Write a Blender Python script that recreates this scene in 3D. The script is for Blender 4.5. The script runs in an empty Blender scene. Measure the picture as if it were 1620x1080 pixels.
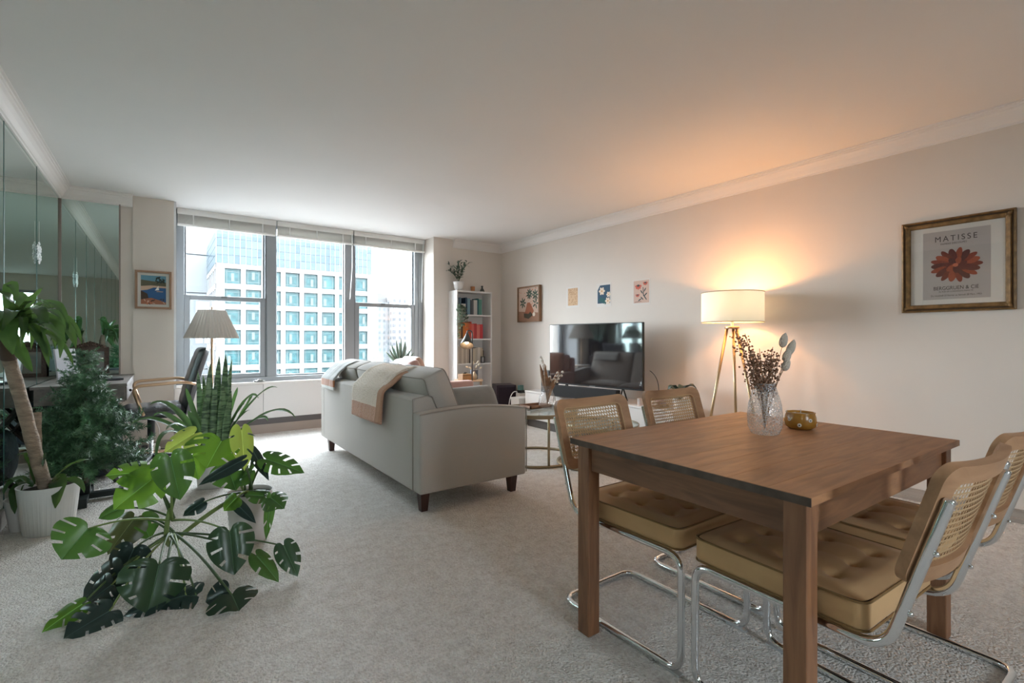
import bpy, math, random
from mathutils import Vector, Matrix, Euler
random.seed(7)
PI = math.pi
SC = bpy.context.scene
COL = SC.collection

# ------------------------------------------------------------------ camera
F, CX, HY, YAW, CH = 766.0, 810.0, 536.0, math.radians(35.92), 1.12
W, HPX = 1620.0, 1080.0
cam_d = bpy.data.cameras.new('camera')
cam_d.sensor_width = 36.0
cam_d.lens = 36.0 * F / W
cam_d.shift_x = (W / 2 - CX) / W
cam_d.shift_y = (HY - HPX / 2) / W
cam_d.clip_start = 0.02
cam_d.clip_end = 2000
cam = bpy.data.objects.new('camera', cam_d)
COL.objects.link(cam)
cam.location = (0, 0, CH)
cam.rotation_euler = (PI / 2, 0, -YAW)
SC.camera = cam

# ------------------------------------------------------------------ room measures
XR, XL, YB, YW, H = 4.24, -0.768, 6.145, 6.47, 2.548
XP0, XP1, YREAR = 0.106, 3.085, -2.6

# ------------------------------------------------------------------ world, exposure
wd = bpy.data.worlds.new('sky')
SC.world = wd
wd.use_nodes = True
nt = wd.node_tree
bg = nt.nodes['Background']
tc = nt.nodes.new('ShaderNodeTexCoord')
mp = nt.nodes.new('ShaderNodeMapping')
mp.inputs['Scale'].default_value = (1, 1, 3)
nz = nt.nodes.new('ShaderNodeTexNoise')
nz.inputs['Scale'].default_value = 3.0
nz.inputs['Detail'].default_value = 6
cr = nt.nodes.new('ShaderNodeValToRGB')
cr.color_ramp.elements[0].position = 0.35
cr.color_ramp.elements[0].color = (0.78, 0.88, 1.0, 1)
cr.color_ramp.elements[1].position = 0.65
cr.color_ramp.elements[1].color = (0.92, 0.96, 1.0, 1)
nt.links.new(tc.outputs['Generated'], mp.inputs['Vector'])
nt.links.new(mp.outputs['Vector'], nz.inputs['Vector'])
nt.links.new(nz.outputs['Fac'], cr.inputs['Fac'])
sx_ = nt.nodes.new('ShaderNodeSeparateXYZ')
nt.links.new(tc.outputs['Generated'], sx_.inputs[0])
gr = nt.nodes.new('ShaderNodeMapRange')          # horizon: overcast sky above, grey city haze below
gr.inputs['From Min'].default_value = -0.10
gr.inputs['From Max'].default_value = 0.02
nt.links.new(sx_.outputs['Z'], gr.inputs['Value'])
mxw = nt.nodes.new('ShaderNodeMix')
mxw.data_type = 'RGBA'
mxw.inputs[6].default_value = (0.09, 0.094, 0.10, 1)
nt.links.new(gr.outputs[0], mxw.inputs[0])
nt.links.new(cr.outputs['Color'], mxw.inputs[7])
nt.links.new(mxw.outputs[2], bg.inputs['Color'])
SKY = 16.0
bg.inputs['Strength'].default_value = SKY
SC.view_settings.view_transform = 'Standard'
SC.view_settings.look = 'None'
SC.view_settings.gamma = 1.0
SC.view_settings.use_curve_mapping = False
SC.view_settings.exposure = 1.05
cy = SC.cycles
cy.max_bounces = 10
cy.diffuse_bounces = 6
cy.glossy_bounces = 6
cy.transmission_bounces = 8
cy.transparent_max_bounces = 24
cy.caustics_reflective = True
cy.caustics_refractive = False
cy.sample_clamp_indirect = 6.0
cy.use_denoising = True
# portal in the window opening: emits nothing, guides the sky sampling
pl = bpy.data.lights.new('window_portal', 'AREA')
pl.shape = 'RECTANGLE'
pl.size, pl.size_y = XP1 - XP0, 1.95
pl.cycles.is_portal = True
po = bpy.data.objects.new('window_portal', pl)
COL.objects.link(po)
po.location = ((XP0 + XP1) / 2, YW + 0.12, 1.58)
po.rotation_euler = (-PI / 2, 0, 0)

p2 = bpy.data.lights.new('fill_window_portal', 'AREA')  # portal for the added fill window behind the camera; emits nothing
p2.shape = 'RECTANGLE'
p2.size, p2.size_y = 0.8, 1.25
p2.cycles.is_portal = True
p2o = bpy.data.objects.new('fill_window_portal', p2)
COL.objects.link(p2o)
p2o.location = (1.10, YREAR - 0.16, 1.575)
p2o.rotation_euler = (PI / 2, 0, 0)

# ------------------------------------------------------------------ pixel helpers
SY, CYW = math.sin(YAW), math.cos(YAW)
def ray(x, y):
    a = (x - CX) / F
    return Vector((a * CYW + SY, -a * SY + CYW, -(y - HY) / F))
def at_d(x, y, d):
    r = ray(x, y) * d
    return Vector((r.x, r.y, r.z + CH))
def at_z(x, y, z):
    r = ray(x, y)
    return at_d(x, y, (z - CH) / r.z)
def at_X(x, y, X):
    return at_d(x, y, X / ray(x, y).x)
def at_Y(x, y, Y):
    return at_d(x, y, Y / ray(x, y).y)

# ------------------------------------------------------------------ materials
MATS = {}
def lin(c):
    return tuple(((v / 12.92) if v <= 0.04045 else ((v + 0.055) / 1.055) ** 2.4) for v in c)
def rgb(r, g, b):
    return lin((r / 255, g / 255, b / 255))
def mat(name, col, rough=0.6, metal=0.0, noise=0.0, nscale=8.0, stretch=None, bump=0.0, bscale=60.0,
        spec=0.5, trans=0.0, col2=None, sheen=0.0, coat=0.0, rnd=0.0, bdist=0.01, sub=0.0, detail=4.0, distort=0.0):
    if name in MATS:
        return MATS[name]
    m = bpy.data.materials.new(name)
    m.use_nodes = True
    n = m.node_tree
    b = n.nodes['Principled BSDF']
    b.inputs['Base Color'].default_value = (*col, 1)
    b.inputs['Roughness'].default_value = rough
    b.inputs['Metallic'].default_value = metal
    b.inputs['Specular IOR Level'].default_value = spec
    b.inputs['Transmission Weight'].default_value = trans
    b.inputs['Sheen Weight'].default_value = sheen
    b.inputs['Coat Weight'].default_value = coat
    if sub:
        b.inputs['Subsurface Weight'].default_value = sub
    if noise or bump or rnd:
        t = n.nodes.new('ShaderNodeTexCoord')
        mpp = n.nodes.new('ShaderNodeMapping')
        if stretch:
            mpp.inputs['Scale'].default_value = stretch
        n.links.new(t.outputs['Object'], mpp.inputs['Vector'])
        vec = mpp.outputs['Vector']
        if rnd:
            oi = n.nodes.new('ShaderNodeObjectInfo')
            ml = n.nodes.new('ShaderNodeVectorMath')
            ml.operation = 'ADD'
            sc_ = n.nodes.new('ShaderNodeMath')
            sc_.operation = 'MULTIPLY'
            sc_.inputs[1].default_value = 37.0
            n.links.new(oi.outputs['Random'], sc_.inputs[0])
            n.links.new(vec, ml.inputs[0])
            n.links.new(sc_.outputs[0], ml.inputs[1])
            vec = ml.outputs[0]
    if noise or rnd:
        x = n.nodes.new('ShaderNodeTexNoise')
        x.inputs['Scale'].default_value = nscale
        x.inputs['Detail'].default_value = detail
        x.inputs['Distortion'].default_value = distort
        n.links.new(vec, x.inputs['Vector'])
        r = n.nodes.new('ShaderNodeValToRGB')
        c2 = col2 or tuple(max(0, v * (1 - noise)) for v in col)
        c1 = col if col2 else tuple(min(1, v * (1 + noise * 0.6)) for v in col)
        r.color_ramp.elements[0].position = 0.32
        r.color_ramp.elements[1].position = 0.68
        r.color_ramp.elements[0].color = (*c2, 1)
        r.color_ramp.elements[1].color = (*c1, 1)
        n.links.new(x.outputs['Fac'], r.inputs['Fac'])
        out = r.outputs['Color']
        if rnd:
            hv = n.nodes.new('ShaderNodeHueSaturation')
            mr = n.nodes.new('ShaderNodeMapRange')
            mr.inputs['To Min'].default_value = 1 - rnd
            mr.inputs['To Max'].default_value = 1 + rnd
            n.links.new(oi.outputs['Random'], mr.inputs['Value'])
            n.links.new(mr.outputs[0], hv.inputs['Value'])
            n.links.new(out, hv.inputs['Color'])
            out = hv.outputs['Color']
        n.links.new(out, b.inputs['Base Color'])
    if bump:
        y = n.nodes.new('ShaderNodeTexNoise')
        y.inputs['Scale'].default_value = bscale
        y.inputs['Detail'].default_value = 3
        n.links.new(vec, y.inputs['Vector'])
        bp = n.nodes.new('ShaderNodeBump')
        bp.inputs['Strength'].default_value = bump
        bp.inputs['Distance'].default_value = bdist
        n.links.new(y.outputs['Fac'], bp.inputs['Height'])
        n.links.new(bp.outputs['Normal'], b.inputs['Normal'])
    MATS[name] = m
    return m
def emat(name, col, strength):
    if name in MATS:
        return MATS[name]
    m = bpy.data.materials.new(name)
    m.use_nodes = True
    n = m.node_tree
    n.nodes.remove(n.nodes['Principled BSDF'])
    e = n.nodes.new('ShaderNodeEmission')
    e.inputs['Color'].default_value = (*col, 1)
    e.inputs['Strength'].default_value = strength
    n.links.new(e.outputs[0], n.nodes['Material Output'].inputs['Surface'])
    MATS[name] = m
    return m
def thin_glass(name, tint=(0.97, 0.99, 0.98), refl=0.06, rough=0.0, bump=0.0, bscale=80.0, fresnel=True, body=0.0):
    if name in MATS:
        return MATS[name]
    m = bpy.data.materials.new(name)
    m.use_nodes = True
    n = m.node_tree
    n.nodes.remove(n.nodes['Principled BSDF'])
    tr = n.nodes.new('ShaderNodeBsdfTransparent')
    tr.inputs['Color'].default_value = (*tint, 1)
    gl = n.nodes.new('ShaderNodeBsdfGlossy')
    gl.inputs['Roughness'].default_value = rough
    mx = n.nodes.new('ShaderNodeMixShader')
    lw = n.nodes.new('ShaderNodeLayerWeight')
    pwr = n.nodes.new('ShaderNodeMath')
    pwr.operation = 'POWER'
    pwr.inputs[1].default_value = 4.0
    fr = n.nodes.new('ShaderNodeMath')
    fr.operation = 'MULTIPLY_ADD'
    fr.inputs[1].default_value = 0.75
    fr.inputs[2].default_value = refl * 0.8
    n.links.new(lw.outputs['Facing'], pwr.inputs[0])
    n.links.new(pwr.outputs[0], fr.inputs[0])
    n.links.new(fr.outputs[0], mx.inputs[0])
    n.links.new(tr.outputs[0], mx.inputs[1])
    n.links.new(gl.outputs[0], mx.inputs[2])
    last = mx.outputs[0]
    if bump:
        vo = n.nodes.new('ShaderNodeTexVoronoi')
        vo.feature = 'DISTANCE_TO_EDGE'
        vo.inputs['Scale'].default_value = bscale
        t = n.nodes.new('ShaderNodeTexCoord')
        n.links.new(t.outputs['Object'], vo.inputs['Vector'])
        bp = n.nodes.new('ShaderNodeBump')
        bp.inputs['Strength'].default_value = bump
        bp.inputs['Distance'].default_value = 0.004
        n.links.new(vo.outputs['Distance'], bp.inputs['Height'])
        n.links.new(bp.outputs['Normal'], gl.inputs['Normal'])
        n.links.new(bp.outputs['Normal'], lw.inputs['Normal'])
    if body:
        df = n.nodes.new('ShaderNodeBsdfDiffuse')
        df.inputs['Color'].default_value = (0.75, 0.73, 0.72, 1)
        m2 = n.nodes.new('ShaderNodeMixShader')
        m2.inputs[0].default_value = body
        if bump:
            bm_ = n.nodes.new('ShaderNodeMapRange')
            bm_.inputs['From Max'].default_value = 0.16
            bm_.inputs['To Min'].default_value = min(0.8, body * 2.6)
            bm_.inputs['To Max'].default_value = body * 0.35
            n.links.new(vo.outputs['Distance'], bm_.inputs['Value'])
            n.links.new(bm_.outputs[0], m2.inputs[0])
        n.links.new(last, m2.inputs[1])
        n.links.new(df.outputs[0], m2.inputs[2])
        last = m2.outputs[0]
    n.links.new(last, n.nodes['Material Output'].inputs['Surface'])
    MATS[name] = m
    return m
def fabric_lit(name, col, tr=0.45, tcol=None):
    """lampshade cloth: part diffuse, part translucent"""
    if name in MATS:
        return MATS[name]
    m = bpy.data.materials.new(name)
    m.use_nodes = True
    n = m.node_tree
    n.nodes.remove(n.nodes['Principled BSDF'])
    a = n.nodes.new('ShaderNodeBsdfDiffuse')
    a.inputs['Color'].default_value = (*col, 1)
    b = n.nodes.new('ShaderNodeBsdfTranslucent')
    b.inputs['Color'].default_value = (*(tcol or col), 1)
    nzz = n.nodes.new('ShaderNodeTexNoise')
    nzz.inputs['Scale'].default_value = 160
    t = n.nodes.new('ShaderNodeTexCoord')
    n.links.new(t.outputs['Object'], nzz.inputs['Vector'])
    mr = n.nodes.new('ShaderNodeMapRange')
    mr.inputs['To Min'].default_value = tr * 0.75
    mr.inputs['To Max'].default_value = tr * 1.25
    n.links.new(nzz.outputs['Fac'], mr.inputs['Value'])
    mx = n.nodes.new('ShaderNodeMixShader')
    n.links.new(mr.outputs[0], mx.inputs[0])
    n.links.new(a.outputs[0], mx.inputs[1])
    n.links.new(b.outputs[0], mx.inputs[2])
    n.links.new(mx.outputs[0], n.nodes['Material Output'].inputs['Surface'])
    MATS[name] = m
    return m
def leaf_mat(name, c1, c2, scale=6.0, stretch=None, rough=0.35, tr=0.25, rnd=0.15, tcol=None):
    m = mat(name, c1, rough, noise=0.01, nscale=scale, stretch=stretch, col2=c2, rnd=rnd, detail=2)
    n = m.node_tree
    b = n.nodes['Principled BSDF']
    if not n.nodes.get('leaf_mix'):
        t = n.nodes.new('ShaderNodeBsdfTranslucent')
        t.inputs['Color'].default_value = (*(tcol or tuple(min(1, v * 1.6) for v in c1)), 1)
        mx = n.nodes.new('ShaderNodeMixShader')
        mx.name = 'leaf_mix'
        mx.inputs[0].default_value = tr
        n.links.new(b.outputs[0], mx.inputs[1])
        n.links.new(t.outputs[0], mx.inputs[2])
        n.links.new(mx.outputs[0], n.nodes['Material Output'].inputs['Surface'])
    return m

# ------------------------------------------------------------------ mesh builder
class MB:
    def __init__(s):
        s.v, s.f = [], []
    def add(s, vs, fs):
        o = len(s.v)
        s.v += [tuple(p) for p in vs]
        s.f += [tuple(i + o for i in q) for q in fs]
        return s
    def box(s, x0, x1, y0, y1, z0, z1, M=None):
        vs = [Vector(p) for p in ((x0, y0, z0), (x1, y0, z0), (x1, y1, z0), (x0, y1, z0), (x0, y0, z1), (x1, y0, z1), (x1, y1, z1), (x0, y1, z1))]
        if M is not None:
            vs = [M @ p for p in vs]
        return s.add(vs, [(0, 3, 2, 1), (4, 5, 6, 7), (0, 1, 5, 4), (1, 2, 6, 5), (2, 3, 7, 6), (3, 0, 4, 7)])
    def cbox(s, c, d, M=None):
        return s.box(c[0] - d[0] / 2, c[0] + d[0] / 2, c[1] - d[1] / 2, c[1] + d[1] / 2, c[2] - d[2] / 2, c[2] + d[2] / 2, M)
    def tube(s, pts, r, n=8, closed=False, caps=True, flat=None):
        pts = [Vector(p) for p in pts]
        N = len(pts)
        rs = r if isinstance(r, (list, tuple)) else [r] * N
        tang = []
        for i in range(N):
            a = pts[(i - 1) % N] if (closed or i > 0) else pts[0]
            b = pts[(i + 1) % N] if (closed or i < N - 1) else pts[-1]
            t = (b - a)
            tang.append(t.normalized() if t.length > 1e-9 else Vector((0, 0, 1)))
        up = Vector((0, 0, 1)) if abs(tang[0].z) < 0.9 else Vector((1, 0, 0))
        nrm = (up - tang[0] * up.dot(tang[0])).normalized()
        vs = []
        for i in range(N):
            nrm = nrm - tang[i] * nrm.dot(tang[i])
            if nrm.length < 1e-6:
                nrm = tang[i].orthogonal()
            nrm.normalize()
            bn = tang[i].cross(nrm)
            for k in range(n):
                a = 2 * PI * k / n
                ff = flat if flat else 1
                vs.append(pts[i] + (nrm * math.cos(a) + bn * math.sin(a) * ff) * rs[i])
        fs = []
        for i in range(N if closed else N - 1):
            j = (i + 1) % N
            for k in range(n):
                l = (k + 1) % n
                fs.append((i * n + k, i * n + l, j * n + l, j * n + k))
        if caps and not closed:
            fs.append(tuple(range(n - 1, -1, -1)))
            fs.append(tuple((N - 1) * n + k for k in range(n)))
        return s.add(vs, fs)
    def lathe(s, prof, n=24, c=(0, 0, 0), cap0=True, cap1=True, wob=None):
        vs, fs = [], []
        for i, (r, z) in enumerate(prof):
            for k in range(n):
                a = 2 * PI * k / n
                rr = r * (wob(a, z) if wob else 1)
                vs.append((c[0] + rr * math.cos(a), c[1] + rr * math.sin(a), c[2] + z))
        for i in range(len(prof) - 1):
            for k in range(n):
                l = (k + 1) % n
                fs.append((i * n + k, i * n + l, (i + 1) * n + l, (i + 1) * n + k))
        if cap0:
            fs.append(tuple(range(n - 1, -1, -1)))
        if cap1:
            fs.append(tuple((len(prof) - 1) * n + k for k in range(n)))
        return s.add(vs, fs)
    def ball(s, c, r, n=8, m=6, sq=(1, 1, 1)):
        vs = [(c[0], c[1], c[2] - r * sq[2])]
        for i in range(1, m):
            p = -PI / 2 + PI * i / m
            for k in range(n):
                a = 2 * PI * k / n
                vs.append((c[0] + r * sq[0] * math.cos(p) * math.cos(a), c[1] + r * sq[1] * math.cos(p) * math.sin(a), c[2] + r * sq[2] * math.sin(p)))
        vs.append((c[0], c[1], c[2] + r * sq[2]))
        fs = [(0, 1 + (k + 1) % n, 1 + k) for k in range(n)]
        for i in range(m - 2):
            for k in range(n):
                l = (k + 1) % n
                fs.append((1 + i * n + k, 1 + i * n + l, 1 + (i + 1) * n + l, 1 + (i + 1) * n + k))
        t = len(vs) - 1
        fs += [(1 + (m - 2) * n + k, 1 + (m - 2) * n + (k + 1) % n, t) for k in range(n)]
        return s.add(vs, fs)
    def grid(s, fn, nu, nv, cu=False, skip=None):
        vs = [fn(i / nu, j / nv) for i in range(nu + 1) for j in range(nv + 1)]
        fs = []
        for i in range(nu):
            for j in range(nv):
                if skip and skip(i, j):
                    continue
                fs.append((i * (nv + 1) + j, (i + 1) * (nv + 1) + j, (i + 1) * (nv + 1) + j + 1, i * (nv + 1) + j + 1))
        return s.add(vs, fs)
    def prism(s, poly, z0, z1, M=None):
        """polygon in xy, extruded in z"""
        n = len(poly)
        vs = [Vector((p[0], p[1], z0)) for p in poly] + [Vector((p[0], p[1], z1)) for p in poly]
        if M is not None:
            vs = [M @ p for p in vs]
        fs = [tuple(range(n - 1, -1, -1)), tuple(range(n, 2 * n))]
        fs += [(i, (i + 1) % n, n + (i + 1) % n, n + i) for i in range(n)]
        return s.add(vs, fs)
    def mesh(s, name):
        me = bpy.data.meshes.new(name)
        me.from_pydata(s.v, [], s.f)
        me.update()
        return me
    def build(s, name, m, parent=None, smooth=False, bevel=0.0, seg=2, subd=0, solid=0.0, angle=None, label=None):
        me = s.mesh(name)
        me.materials.append(m)
        if smooth:
            me.polygons.foreach_set('use_smooth', [True] * len(me.polygons))
        o = bpy.data.objects.new(name, me)
        COL.objects.link(o)
        o.parent = parent
        if solid:
            k = o.modifiers.new('solid', 'SOLIDIFY')
            k.thickness = solid
            k.offset = 0
        if bevel:
            k = o.modifiers.new('bevel', 'BEVEL')
            k.width = bevel
            k.segments = seg
            k.limit_method = 'ANGLE'
            k.angle_limit = math.radians(40)
            k.harden_normals = False
        if subd:
            k = o.modifiers.new('subd', 'SUBSURF')
            k.levels = subd
            k.render_levels = subd
        if smooth and angle:
            me.set_sharp_from_angle(angle=math.radians(angle))
        if label:
            o['label'] = label
        return o

def fillet(pts, r, seg=5, closed=False):
    pts = [Vector(p) for p in pts]
    out = []
    N = len(pts)
    for i in range(N):
        if not closed and i in (0, N - 1):
            out.append(pts[i])
            continue
        p, a, b = pts[i], pts[(i - 1) % N], pts[(i + 1) % N]
        u, w = (a - p), (b - p)
        rr = min(r, u.length * 0.49, w.length * 0.49)
        u.normalize()
        w.normalize()
        ang = u.angle(w)
        if ang > PI - 0.02:
            out.append(p)
            continue
        t = rr
        A, B = p + u * t, p + w * t
        for k in range(seg + 1):
            q = k / seg
            out.append((1 - q) ** 2 * A + 2 * q * (1 - q) * p + q * q * B)
    return out
def rrect(w, h, r, seg=5):
    out = []
    for (sx, sy, a0) in ((1, -1, -90), (1, 1, 0), (-1, 1, 90), (-1, -1, 180)):
        for k in range(seg + 1):
            a = math.radians(a0 + 90 * k / seg)
            out.append((sx * (w / 2 - r) + r * math.cos(a), sy * (h / 2 - r) + r * math.sin(a)))
    return out
def bez(a, b, c, n=10):
    a, b, c = Vector(a), Vector(b), Vector(c)
    return [(1 - t) ** 2 * a + 2 * t * (1 - t) * b + t * t * c for t in [i / n for i in range(n + 1)]]

def tag(o, label=None, cat=None, group=None, kind=None):
    if label: o['label'] = label
    if cat: o['category'] = cat
    if group: o['group'] = group
    if kind: o['kind'] = kind
    return o
def thing(name, label, cat, loc=(0, 0, 0), rotz=0.0, group=None):
    o = bpy.data.objects.new(name, None)
    COL.objects.link(o)
    o.empty_display_size = 0.1
    o.location = loc
    o.rotation_euler = (0, 0, rotz)
    return tag(o, label, cat, group)
def struct(o):
    o['kind'] = 'structure'
    return o
def copy_tree(o, parent=None):
    c = o.copy()
    COL.objects.link(c)
    c.parent = parent
    for ch in list(o.children):
        copy_tree(ch, c)
    return c
def share(o, parent, M, name=None):
    """another object with the same mesh, placed by matrix in the parent's space"""
    c = bpy.data.objects.new(name or o.name.split('.')[0], o.data)
    COL.objects.link(c)
    c.parent = parent
    c.matrix_local = M
    return c
WALL_R = Matrix(((0, 0, -1, 0), (-1, 0, 0, 0), (0, 1, 0, 0), (0, 0, 0, 1)))   # x-> -Y, y-> Z, z-> -X
WALL_B = Matrix(((1, 0, 0, 0), (0, 0, -1, 0), (0, 1, 0, 0), (0, 0, 0, 1)))    # x-> X, y-> Z, z-> -Y
def on_wall(o, M, loc):
    o.matrix_local = Matrix.Translation(loc) @ M
    return o

# common materials
WHITE = mat('white_paint', (0.78, 0.76, 0.74), 0.55)
m_wall = mat('wall_paint', (0.70, 0.637, 0.575), 0.85, noise=0.02, nscale=2, bump=0.05, bscale=120)
m_ceil = mat('ceiling_paint', (0.80, 0.79, 0.775), 0.9, noise=0.015, nscale=1.2)
m_trim = mat('trim_paint', (0.80, 0.775, 0.75), 0.5)
m_base = mat('baseboard_wood', (0.40, 0.345, 0.30), 0.6, noise=0.2, nscale=6, stretch=(1, 0.2, 4))
m_chrome = mat('chrome', (0.80, 0.82, 0.84), 0.07, 1.0)
m_brass = mat('brass', (0.58, 0.39, 0.25), 0.3, 1.0)
m_black = mat('black_plastic', (0.012, 0.012, 0.013), 0.4)
m_blackm = mat('black_metal', (0.02, 0.02, 0.022), 0.45, 0.4)
m_soil = mat('soil', (0.035, 0.024, 0.017), 0.95, noise=0.4, nscale=60, bump=0.8, bscale=120)
m_carpet = None
def carpet_mat():
    m = bpy.data.materials.new('carpet_pile')
    m.use_nodes = True
    n = m.node_tree
    b = n.nodes['Principled BSDF']
    b.inputs['Roughness'].default_value = 0.95
    b.inputs['Specular IOR Level'].default_value = 0.1
    b.inputs['Sheen Weight'].default_value = 0.25
    t = n.nodes.new('ShaderNodeTexCoord')
    a = n.nodes.new('ShaderNodeTexNoise')
    a.inputs['Scale'].default_value = 16.0
    a.inputs['Detail'].default_value = 8
    a.inputs['Roughness'].default_value = 0.72
    f = n.nodes.new('ShaderNodeTexNoise')
    f.inputs['Scale'].default_value = 75.0
    f.inputs['Detail'].default_value = 3
    g = n.nodes.new('ShaderNodeTexVoronoi')
    g.inputs['Scale'].default_value = 120.0
    for q in (a, f, g):
        n.links.new(t.outputs['Object'], q.inputs['Vector'])
    r = n.nodes.new('ShaderNodeValToRGB')
    r.color_ramp.elements[0].position = 0.33
    r.color_ramp.elements[1].position = 0.58
    r.color_ramp.elements[0].color = (0.70, 0.63, 0.57, 1)
    r.color_ramp.elements[1].color = (1.0, 0.955, 0.905, 1)
    ad = n.nodes.new('ShaderNodeMath')
    ad.operation = 'ADD'
    m1 = n.nodes.new('ShaderNodeMath')
    m1.operation = 'MULTIPLY'
    m1.inputs[1].default_value = 0.55
    m2 = n.nodes.new('ShaderNodeMath')
    m2.operation = 'MULTIPLY'
    m2.inputs[1].default_value = 0.45
    n.links.new(a.outputs['Fac'], m1.inputs[0])
    n.links.new(f.outputs['Fac'], m2.inputs[0])
    n.links.new(m1.outputs[0], ad.inputs[0])
    n.links.new(m2.outputs[0], ad.inputs[1])
    n.links.new(ad.outputs[0], r.inputs['Fac'])
    n.links.new(r.outputs['Color'], b.inputs['Base Color'])
    h = n.nodes.new('ShaderNodeMath')
    h.operation = 'SUBTRACT'
    n.links.new(f.outputs['Fac'], h.inputs[0])
    n.links.new(g.outputs['Distance'], h.inputs[1])
    h2 = n.nodes.new('ShaderNodeMath')
    h2.operation = 'MULTIPLY_ADD'
    h2.inputs[1].default_value = 1.5
    n.links.new(a.outputs['Fac'], h2.inputs[0])
    n.links.new(h.outputs[0], h2.inputs[2])
    bp = n.nodes.new('ShaderNodeBump')
    bp.inputs['Strength'].default_value = 0.9
    bp.inputs['Distance'].default_value = 0.016
    n.links.new(h2.outputs[0], bp.inputs['Height'])
    n.links.new(bp.outputs['Normal'], b.inputs['Normal'])
    return m
m_carpet = carpet_mat()

# ================================================================== the room
struct(MB().box(XL - 0.2, XR + 0.2, YREAR - 0.2, YW + 0.3, -0.2, 0).build('floor', m_carpet))
struct(MB().box(XL - 0.2, XR + 0.2, YREAR - 0.2, YW + 0.3, H, H + 0.2).build('ceiling', m_ceil))
wall_r = struct(MB().box(XR, XR + 0.15, YREAR - 0.2, YW + 0.3, 0, H).build('wall_right', m_wall))
wall_l = struct(MB().box(XL - 0.17, XL - 0.02, YREAR - 0.2, YW + 0.3, 0, H).build('wall_left', m_wall))
RX0, RX1, RZ0, RZ1 = 0.70, 1.50, 0.95, 2.20  # unseen opening, added to let fill daylight into the near room
struct(MB().box(XL, RX0, YREAR - 0.15, YREAR, 0, H).box(RX1, XR, YREAR - 0.15, YREAR, 0, H)
       .box(RX0, RX1, YREAR - 0.15, YREAR, 0, RZ0).box(RX0, RX1, YREAR - 0.15, YREAR, RZ1, H).build('wall_behind', m_wall))
wall_b = struct(MB().box(XL, XP0, YB, YW + 0.3, 0, H).box(XP1, XR, YB, YW + 0.3, 0, H)
                .box(-0.231, XP0, YB - 0.018, YB, 0, H).box(XP1, 3.39, YB - 0.018, YB, 0, H)
                .box(XP0, XP1, YW + 0.02, YW + 0.3, 0, 0.60).build('wall_back', m_wall))

# mirror panels: glass mirror with greenish body
def mirror_mat():
    m = mat('mirror_glass', (0.53, 0.64, 0.60), 0.0, 1.0)
    return m
m_mir = mirror_mat()
m_medge = mat('mirror_edge', (0.03, 0.13, 0.115), 0.25)
m_mframe = mat('mirror_channel', (0.30, 0.25, 0.22), 0.5)
ZM0, ZM1 = 0.10, 2.455
seams = [6.135, 5.11, 4.16, 3.21, 2.26, 1.31, 0.36, -0.59, -1.54, -2.49]
for i in range(len(seams) - 1):
    y1, y0 = seams[i], seams[i + 1]
    p = MB().box(XL - 0.02, XL, y0 + 0.004, y1 - 0.004, ZM0, ZM1).build('mirror_panel', m_mir, wall_l)
    MB().box(XL - 0.02, XL + 0.0015, y0 - 0.007, y0 + 0.007, ZM0, ZM1).build('glass_edge', m_medge, p)
struct(MB().box(XL - 0.02, XL + 0.008, YREAR, YB, ZM1, ZM1 + 0.012).build('trim_5', m_mframe))
struct(MB().box(XL - 0.02, XL + 0.012, YREAR, YB, 0, ZM0).build('baseboard_left', mat('pale_base', (0.5, 0.46, 0.42), 0.6)))
MB().box(XL + 0.012, -0.338, YB - 0.004, YB, ZM0, ZM1).build('mirror_panel', m_mir, wall_b)
for (x0, x1, z0, z1) in ((XL, -0.325, ZM1, ZM1 + 0.012), (-0.338, -0.325, ZM0, ZM1), (XL, XL + 0.012, ZM0, ZM1)):
    struct(MB().box(x0, x1, YB - 0.012, YB, z0, z1).build('trim_6', m_mframe))

# crown mouldings
CROWN = [(0, .115), (.010, .115), (.012, .103), (.020, .098), (.026, .088), (.036, .066), (.052, .044), (.064, .034), (.066, .024), (.074, .020), (.076, .010), (.088, .008), (.088, 0), (0, 0)]
def crown(name, a, b, nrm):
    """sweep along a->b on the wall; nrm points into the room"""
    a, b, nrm = Vector(a), Vector(b), Vector(nrm)
    vs, n = [], len(CROWN)
    for p in (a, b):
        for (o, d) in CROWN:
            vs.append(p + nrm * o + Vector((0, 0, H - d)))
    fs = [(i, (i + 1) % n, n + (i + 1) % n, n + i) for i in range(n)] + [tuple(range(n)), tuple(range(2 * n - 1, n - 1, -1))]
    struct(MB().add(vs, fs).build(name, m_trim))
crown('trim_1', (XR, YREAR, 0), (XR, YB, 0), (-1, 0, 0))
crown('trim_2', (XL, YREAR, 0), (XL, YB, 0), (1, 0, 0))
crown('trim_3', (XL, YB, 0), (-0.231, YB, 0), (0, -1, 0))
crown('trim_4', (3.39, YB, 0), (XR, YB, 0), (0, -1, 0))
struct(MB().box(XR - 0.014, XR, YREAR, YB, 0, 0.082).box(XR - 0.022, XR, YREAR, YB, 0, 0.03).build('baseboard_right', m_base, bevel=0.003))
struct(MB().box(XP1, XR, YB - 0.032, YB, 0, 0.082).build('baseboard_back', m_base))
struct(MB().box(XL, XP0, YB - 0.032, YB, 0, 0.082).build('baseboard_pier', m_base))

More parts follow.
